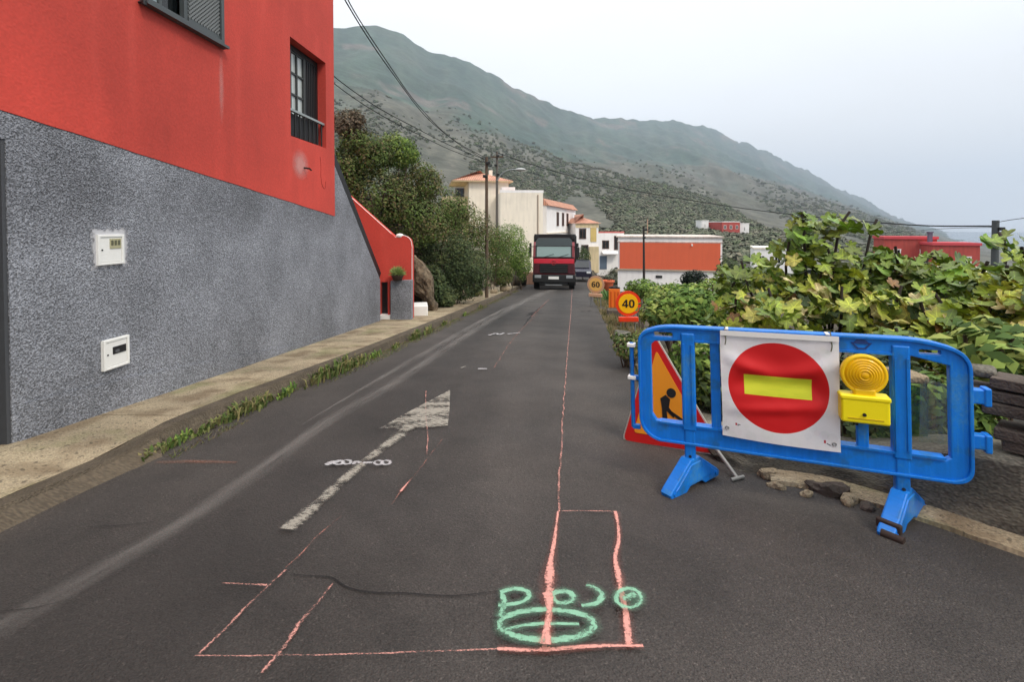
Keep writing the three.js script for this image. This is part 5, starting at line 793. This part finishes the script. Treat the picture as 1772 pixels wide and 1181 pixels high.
{ // car half hidden behind the truck
  const D = 34, p = at(1004, 490, D), t = thing('parked_car', 'dark car half hidden behind the right side of the truck', 'car', [p.x, roadY(D), -D], -0.12), dk = std(S(40, 38, 54), 0.25);
  const pr = slab(shape([[0, 0.35], [0, 0.75], [-0.9, 0.9], [-1.6, 1.38], [-3.0, 1.4], [-3.8, 0.95], [-4.1, 0.9], [-4.1, 0.35]]), 1.66, [], 0.05); pr.rotateY(-Math.PI / 2); pr.computeBoundingBox(); { const b = pr.boundingBox; pr.translate(-(b.min.x + b.max.x) / 2, 0, -b.max.z); }
  part('body', pr, dk, t); part('windscreen', rb(1.35, 0.72, 0.02, 0.01, 0, 1.16, -1.2, [-0.95, 0, 0]), M.glass, t);
  for (const s of [-1, 1]) { part('headlight', rb(0.3, 0.14, 0.05, 0.02, s * 0.6, 0.68, 0.0), std(S(215, 218, 220), 0.15), t); for (const z of [-0.8, -3.3]) { const g = new THREE.CylinderGeometry(0.31, 0.31, 0.2, 20); g.rotateZ(Math.PI / 2); const w = thing0('wheel', t, s * 0.76, 0.31, z); part('tyre', g, M.rubber, w); } }
  shrub('street_tree', 'small dark leafy tree behind the right side of the truck', 'tree', 1008, 446, 38, 0.55, 0.9, 0.55, 'dark', 2600, 0.07, 951, undefined, { stems: 5, base: roadY(38) });
}
// ---------------------------------------------------------------- houses down the road
M.cream = plaster([0.95, 0.915, 0.85], 0.9, 0.07); M.whiteWall = plaster([0.96, 0.95, 0.945], 0.9, 0.06); M.ochre = plaster([0.90, 0.82, 0.66]); M.orange = plaster([0.86, 0.40, 0.27], 0.9, 0.03); M.brick = plaster([0.70, 0.30, 0.27]); M.pinkWall = plaster([0.80, 0.42, 0.40]);
M.tile = (() => { const c = tex(256, (u, v) => { const m = fbm(u * 8, v * 8, 3, 4, 8), w = 0.5 + 0.5 * Math.cos(u * Math.PI * 2 * 16); return mul([0.80, 0.58, 0.48], 0.75 + 0.25 * w + 0.3 * (m - 0.5)); }, true, 0.3); return new THREE.MeshStandardMaterial({ map: c, roughness: 0.9 }); })();
const frameM = std(S(90, 62, 50), 0.7), shutM = std(S(58, 40, 40), 0.7);
function facadeWindow(parent, w, h, x, y, z, ry = 0, dark = M.glass, fm = frameM) {
  const g = thing0('window', parent, x, y, z); g.rotation.y = ry;
  part('frame', merge([bx(w + 0.12, 0.08, 0.06, 0, h / 2, 0.02), bx(w + 0.12, 0.08, 0.08, 0, -h / 2, 0.03), bx(0.08, h, 0.06, -w / 2, 0, 0.02), bx(0.08, h, 0.06, w / 2, 0, 0.02), bx(0.05, h, 0.04, 0, 0, 0.02)]), fm, g); part('pane', bx(w - 0.06, h - 0.06, 0.02, 0, 0, 0.005), dark, g); return g;
}
function hip(w, d, h, over = 0.35) { const a = w / 2 + over, b = d / 2 + over, k = Math.max(0, a - b), k2 = Math.max(0, b - a); const A = [-a, 0, b], B = [a, 0, b], C = [a, 0, -b], E = [-a, 0, -b], F = [-k, h, k2], G = [k, h, -k2]; const P = []; const f = (...v) => { for (const q of v) P.push(...q); }; f(A, B, G); f(A, G, F); f(B, C, G); f(C, E, F); f(C, F, G); f(E, A, F); f(A, E, B); f(E, C, B); const g = new THREE.BufferGeometry(); g.setAttribute('position', new THREE.Float32BufferAttribute(P, 3)); g.computeVertexNormals(); return boxUV(g); }
function house(name, label, px0, px1, pyTop, d, dep, yaw, wall, opt = {}) {
  const a = at(px0, pyTop, d), b = at(px1, pyTop, d), w = (b.x - a.x) / Math.cos(yaw), base = opt.base ?? (EYE - 7 - d * 0.06), top = a.y;
  const t = thing(name, label, 'house', [(a.x + b.x) / 2 - Math.sin(yaw) * dep / 2 * 1, base, -d - Math.cos(yaw) * dep / 2], yaw), H = top - base;
  part('wall', bx(w, H, dep, 0, H / 2, 0), wall, t); t.userData.size = undefined; delete t.userData.size;
  return { t, w, H, dep, yv: y => at(px0, y, d).y - base, xv: x => (at(x, 400, d).x - (a.x + b.x) / 2) / Math.cos(yaw), front: dep / 2 };
}
{
  let h = house('hip_roof_house', 'cream house with a terracotta hipped roof above the bushes', 812, 880, 314, 52, 7, 0.18, M.cream);
  const rg = hip(h.w + 1.6, h.dep + 0.6, 1.45); rg.translate(-0.7, h.H, 0); part('roof', rg, M.tile, h.t); part('eaves', bx(h.w + 2.2, 0.12, h.dep + 1.2, -0.7, h.H - 0.05, 0), M.ochre, h.t);
  part('wing', bx(3.0, h.H - 1.6, 4, -h.w / 2 - 1.3, (h.H - 1.6) / 2, 0.2), M.ochre, h.t, 'ochre side wing'); facadeWindow(h.t, 0.9, 0.9, -h.w / 2 - 0.9, h.H - 1.2, h.front - 1.25);
  part('red_gable', bx(0.06, 0.8, 2.6, h.w / 2 + 0.04, h.H - 0.75, 0.4), M.brick, h.t); part('chimney', bx(0.4, 0.8, 0.4, 0.8, h.H + 1.3, -1), M.cream, h.t);
  h = house('plain_house', 'large plain cream block with blank wall behind the truck', 866, 940, 334, 45, 8, 0.10, M.cream);
  part('parapet', merge([bx(h.w + 0.1, 0.25, 0.2, 0, h.H + 0.12, h.front - 0.1), bx(0.2, 0.25, h.dep - 0.2, h.w / 2 - 0.1, h.H + 0.12, -0.1)]), M.whiteWall, h.t); part('roof', bx(h.w - 0.3, 0.1, h.dep - 0.3, 0, h.H + 0.06, 0), M.tile, h.t); part('stair_hut', bx(1.4, 0.9, 1.8, -h.w / 2 + 1.2, h.H + 0.45, -1.6), M.whiteWall, h.t);
  facadeWindow(h.t, 0.9, 1.1, h.w / 2 + 0.02, h.H - 2.0, 1.5, Math.PI / 2); part('drainpipe', rod(V(h.w / 2 - 0.5, 0, h.front + 0.06), V(h.w / 2 - 0.5, h.H - 0.2, h.front + 0.06), 0.05), std(S(150, 130, 112), 0.7), h.t);
  // white house whose long front runs back along the street
  { const d0 = 49, A = at(946, 356, d0), B = at(996, 371, 66), base = -9.5, len = Math.hypot(B.x - A.x, B.z - A.z), yaw = Math.atan2(-(B.z - A.z), B.x - A.x), t = thing('street_house', 'white house with a row of dark upper windows, next behind the cream block', 'house', [A.x, base, A.z], yaw), H = A.y - base;
    const dep = 5; part('wall', bx(len, H, dep, len / 2, H / 2, -dep / 2), M.whiteWall, t);
    const rf = slab(shape([[-0.3, 0], [0.4, 0.75], [dep - 1.2, 0.9], [dep, 0]]), len + 0.3); rf.rotateY(Math.PI / 2); rf.computeBoundingBox(); { const b = rf.boundingBox; rf.translate(-b.min.x - 0.1, H, -b.max.z + 0.3); } part('roof', rf, M.tile, t);
    for (const [x, k] of [[5.5, 1], [8.6, 1], [11.5, 1]]) facadeWindow(t, 1.0, 1.5, x, H - 1.35, 0.02, 0, shutM); for (const x of [2.5, 6.5, 10.5, 14]) facadeWindow(t, 0.9, 1.3, x, H - 4.3, 0.02); part('string_course', bx(len, 0.15, 0.1, len / 2, H - 2.9, 0.05), M.cream, t); }
  h = house('ochre_roof_house', 'white house with a pinkish hipped roof and ochre panel right of the truck', 996, 1036, 387, 58, 7, 0.15, M.whiteWall);
  const r2 = hip(h.w, h.dep, 1.15, 0.3); r2.translate(0, h.H, 0); part('roof', r2, M.tile, h.t); part('frieze', bx(h.w + 0.06, 0.5, 0.08, 0, h.H - 0.28, h.front + 0.02), M.ochre, h.t); part('ochre_panel', bx(0.75, 1.7, 0.08, h.xv(1027), h.yv(407), h.front + 0.03), plaster([0.82, 0.72, 0.46]), h.t); facadeWindow(h.t, 0.8, 1.2, h.xv(1008), h.yv(405), h.front); facadeWindow(h.t, 0.8, 1.0, h.xv(1012), h.yv(432), h.front); part('lower_wall', bx(1.2, 3.2, 0.3, h.xv(1027), h.yv(450), h.front + 0.2), plaster([0.84, 0.77, 0.62]), h.t);
  h = house('white_house', 'low white flat-roofed house between the ochre panel and the orange house', 1034, 1080, 404, 60, 8, 0.05, M.whiteWall);
  part('parapet', bx(h.w + 0.1, 0.2, 0.2, 0, h.H + 0.1, h.front - 0.1), M.pinkWall, h.t); facadeWindow(h.t, 0.7, 1.7, h.xv(1068), h.yv(421), h.front, 0, M.black); facadeWindow(h.t, 0.8, 1.0, h.xv(1048), h.yv(424), h.front); part('arch_door', bx(0.9, 1.7, 0.06, h.xv(1044), h.yv(455), h.front + 0.03), std(S(90, 106, 124), 0.6), h.t); part('awning', bx(2.0, 0.1, 0.9, h.xv(1055), h.yv(438), h.front + 0.4, [0.3, 0, 0]), M.whiteWall, h.t);
  h = house('orange_house', 'long low house with a bright orange band over a white base', 1074, 1241, 411, 38, 7, -0.24, M.whiteWall, { base: -8 });
  part('orange_band', bx(h.w - 0.3, h.yv(421) - h.yv(467), 0.08, 0, (h.yv(421) + h.yv(467)) / 2, h.front + 0.03), M.orange, h.t, 'bright orange painted band'); part('cornice', merge([bx(h.w + 0.25, 0.10, h.dep + 0.25, 0, h.H + 0.02, 0), bx(h.w + 0.1, 0.07, h.dep + 0.1, 0, h.yv(419.5), 0)]), plaster([0.90, 0.84, 0.80], 0.9, 0.3), h.t); part('plinth_course', bx(h.w + 0.1, 0.1, 0.16, 0, h.yv(468.5), h.front + 0.05), plaster([0.72, 0.66, 0.58]), h.t); part('wall_lamp', merge([rb(0.12, 0.16, 0.14, 0.03, h.xv(1194), h.yv(424.5), h.front + 0.12)]), M.white, h.t); part('vent', bx(0.5, 0.2, 0.05, h.xv(1142), h.yv(480), h.front + 0.02), M.black, h.t); part('side_wall', bx(0.35, 0.8, 4, h.w / 2 + 0.9, h.yv(474), 0.5), M.oldConcrete, h.t);
  for (const [nm, lb, x0, x1, y, d, dep, m, wins] of [
    ['red_house', 'small dark red house far off on the valley floor', 1248, 1282, 385, 150, 8, M.brick, 3], ['white_villa', 'tiny white house left of the far red house', 1214, 1226, 383, 155, 6, M.whiteWall, 1], ['white_villa', 'pale house attached right of the far red house', 1281, 1296, 388, 152, 6, M.whiteWall, 1],
    ['white_villa', 'white house partly hidden behind the tall vine', 1312, 1380, 432, 72, 7, M.whiteWall, 3], ['brick_red_house', 'flat-roofed red house above the vine, the higher of two', 1540, 1611, 414, 46, 2.6, M.brick, 2], ['brick_red_house', 'flat-roofed red house above the vine, the lower right one', 1624, 1686, 425, 43, 2.6, M.brick, 2], ['white_villa', 'white building low behind the vines at the right edge', 1748, 1830, 482, 30, 6, M.whiteWall, 1]]) {
    h = house(nm, lb, x0, x1, y, d, dep, nm === 'red_house' ? 0.2 : nm === 'brick_red_house' ? -0.32 : x0 > 1300 && x0 < 1400 ? -0.4 : -0.08, m, { base: at(x0, y, d).y - (d > 100 ? 4.5 : 7) });
    part('roof_edge', bx(h.w + 0.2, 0.25, dep + 0.2, 0, h.H + 0.1, 0), d > 100 ? M.whiteWall : nm === 'white_villa' ? M.cream : std(S(196, 70, 78), 0.8), h.t);
    for (let i = 0; i < wins; i++) facadeWindow(h.t, h.w * 0.12, 1.1, -h.w / 2 + h.w * (i + 0.5) / wins, h.H - 1.6, h.front, 0, M.glass, M.white);
    if (nm === 'brick_red_house' && x0 > 1600) part('chimney', merge([bx(0.3, 1.1, 0.3, -h.w / 2 + 0.3, h.H + 0.6, 0), bx(0.4, 0.12, 0.4, -h.w / 2 + 0.3, h.H + 1.15, 0)]), std(S(96, 90, 110), 0.8), h.t);
  }
}
// ---------------------------------------------------------------- poles, lamp, wires
function pole(label, px, pyTop, d, rTop, rBase, opt = {}) {
  const a = at(px, pyTop, d), gy = opt.base ?? groundY(a.x, d) - 0.2, t = thing('utility_pole', label, 'utility pole', [a.x, gy, a.z], 0, undefined), H = a.y - gy;
  part('shaft', rod(V(0, 0, 0), V(opt.lean ?? 0, H, 0), rBase, rTop, 12), opt.mat ?? M.timber, t);
  if (opt.arm) { part('crossarm', rb(opt.arm, 0.08, 0.08, 0.01, 0, H - 0.3, 0.1), M.timber, t); for (const x of [-0.45, 0.45]) part('insulator', rod(V(x * opt.arm, H - 0.26, 0.1), V(x * opt.arm, H - 0.12, 0.1), 0.035, 0.025), M.iron, t); }
  for (let i = 0; i < (opt.clamps ?? 2); i++) part('clamp', rb(0.16, 0.1, 0.22, 0.02, 0.06 * (i % 2 ? -1 : 1), H - 0.25 - i * 0.5, 0.05), M.iron, t);
  return { t, H, top: V(a.x, a.y, a.z) };
}
const p1 = pole('slim brown wooden pole on the pavement, left of the pair', 842, 272, 18.3, 0.055, 0.07, { base: paveY(18.3) - 0.2 });
const p2 = pole('taller grey wooden pole behind the bushes, right of the pair', 860, 263, 26, 0.065, 0.085, { arm: 0.7, clamps: 3, mat: std(S(100, 94, 88), 0.9) });
{ const { t, H } = p2; part('lamp_arm', tube([V(0, H - 1.6, 0.1), V(0.35, H - 1.15, 0.2), V(0.75, H - 1.02, 0.3), V(1.1, H - 1.0, 0.35)], 0.03, 20, 6), M.galv, t); part('lamp_head', (() => { const g = new THREE.SphereGeometry(0.22, 12, 8); g.scale(1.3, 0.4, 0.7); g.translate(1.28, H - 1.02, 0.38); return g; })(), std(S(180, 182, 182), 0.4), t); }
pole('dark slim pole in front of the orange house', 1116, 392, 31, 0.06, 0.11, { lean: -0.08, mat: std(S(48, 44, 42), 0.9), base: -6 });
pole('pale thin pole behind the dark pole by the orange house', 1120.5, 380, 47, 0.05, 0.08, { mat: std(S(170, 140, 118), 0.9), base: -7, clamps: 0 });
pole('dark grey pole rising behind the vines at the far right', 1723, 382, 14, 0.085, 0.10, { mat: std(S(78, 84, 86), 0.9), base: -2.5, clamps: 2 });
function wire(label, pts, r) { const t = solo('overhead_wire', tube(pts.map(p => at(...p)), r, 90, 5), M.wire, label, 'wire'); return t; }
wire('upper power line from the poles over the red house corner', [[843, 275, 18.3], [800, 252, 17], [740, 205, 13.5], [680, 128, 10.5], [630, 55, 8.6], [585, -20, 7.2]], 0.011);
wire('second power line beside the uppermost one', [[843, 279, 18.3], [790, 247, 16.6], [725, 184, 13], [665, 100, 10], [612, 18, 8.2], [590, -25, 7.4]], 0.010);
wire('upper of two cables running low to the red house', [[843, 278, 18.3], [790, 257, 17.6], [720, 222, 15], [650, 184, 13], [585, 138, 11.4], [540, 100, 10.6]], 0.012);
wire('lower of two cables running low to the red house', [[843, 283, 18.3], [790, 264, 17.6], [720, 231, 15], [650, 194, 13], [585, 150, 11.4], [540, 112, 10.6]], 0.011);
wire('short span of cable between the paired poles', [[843, 274, 18.3], [852, 271, 23], [860, 266, 26]], 0.014);
wire('long sagging cable across the mountain from the poles to the right', [[861, 265, 26], [930, 288, 28], [1056, 322, 31], [1214, 350, 30], [1300, 363, 27], [1400, 375, 23], [1500, 384, 20], [1600, 391, 17], [1722, 392, 14]], 0.023);
wire('fainter thin cable below the long one near the right pole', [[1480, 408, 40], [1560, 402, 30], [1640, 396, 20], [1722, 394, 14]], 0.010);
wire('short cable leaving the far right pole out of frame', [[1722, 386, 14], [1750, 381, 13], [1800, 375, 11.5], [1900, 366, 9]], 0.009);
// ---------------------------------------------------------------- scrub on the slopes, one mass each
{
  const r = rng(515), clump = leafCloud([[0, 0.5, 0, 0.8, 0.55, 0.8], [0.4, 0.35, 0.2, 0.5, 0.4, 0.5], [-0.4, 0.3, -0.2, 0.5, 0.4, 0.5]], 110, 0.26, [[1, 1, 1], [0.8, 0.85, 0.8], [1.15, 1.1, 1.1]], 33, { gap: 0.1, slim: 0.7 });
  const mat = new THREE.MeshStandardMaterial({ vertexColors: true, roughness: 0.9, side: THREE.DoubleSide });
  const put = (name, label, N, gen) => { const im = new THREE.InstancedMesh(clump, mat, N), m4 = new THREE.Matrix4(), q = new THREE.Quaternion(), c = new THREE.Color(); let k = 0, guard = 0; while (k < N && guard++ < N * 20) { const g = gen(); if (!g) continue; const [x, y, z, s, col] = g; q.setFromAxisAngle(V(0, 1, 0), r() * 6.28); m4.compose(V(x, y, z), q, V(s * (0.8 + 0.5 * r()), s * (0.7 + 0.5 * r()), s * (0.8 + 0.5 * r()))); im.setMatrixAt(k, m4); c.setRGB(...col); im.setColorAt(k, c); k++; } im.count = k; im.name = numbered(name); im.userData = { kind: 'stuff', label, category: 'scrub' }; im.castShadow = im.receiveShadow = true; scene.add(im); };
  const tint = (a) => { const k = 0.7 + 0.6 * r(); const t = r(); return mul(t < 0.45 ? [0.10, 0.116, 0.072] : t < 0.75 ? [0.125, 0.132, 0.088] : t < 0.9 ? [0.13, 0.125, 0.09] : [0.10, 0.13, 0.065], k * a); };
  put('scrub', 'scattered scrub and small trees over the mountain slope', 30000, () => { const px = 480 + 1130 * r(), R = ridgeDist(px), d = 84 * Math.pow(R / 84, Math.pow(r(), 1.15)), x = (px - PPX) / FOC * d; if (fbm(x / (0.1 * d + 10), d / (0.2 * d + 10), 4, 3) < 0.36 + 0.25 * r() || d / R > 0.06 + 0.5 * r() * r()) return null; return [x, farY(px, d) - 0.2, -d, (0.9 + 1.6 * r() * r()) * clamp(0.7 + d / 700, 0.7, 2.6), tint(1)]; });
  put('valley_scrub', 'low shrubs on the ground beyond the right verge', 1500, () => { const d = 24 + 62 * r(), x = R0c(d) + 2 + r() * 46; if (x > 4 && x < 18.5 && d < 47) return null; if (x < 13 && d > 48) return null; if (fbm(x * 0.12, d * 0.12, 6, 3) < 0.42) return null; return [x, groundY(x, d) - 0.1, -d, 0.4 + 0.7 * r(), tint(1.1)]; });
}
renderer.render(scene, camera);
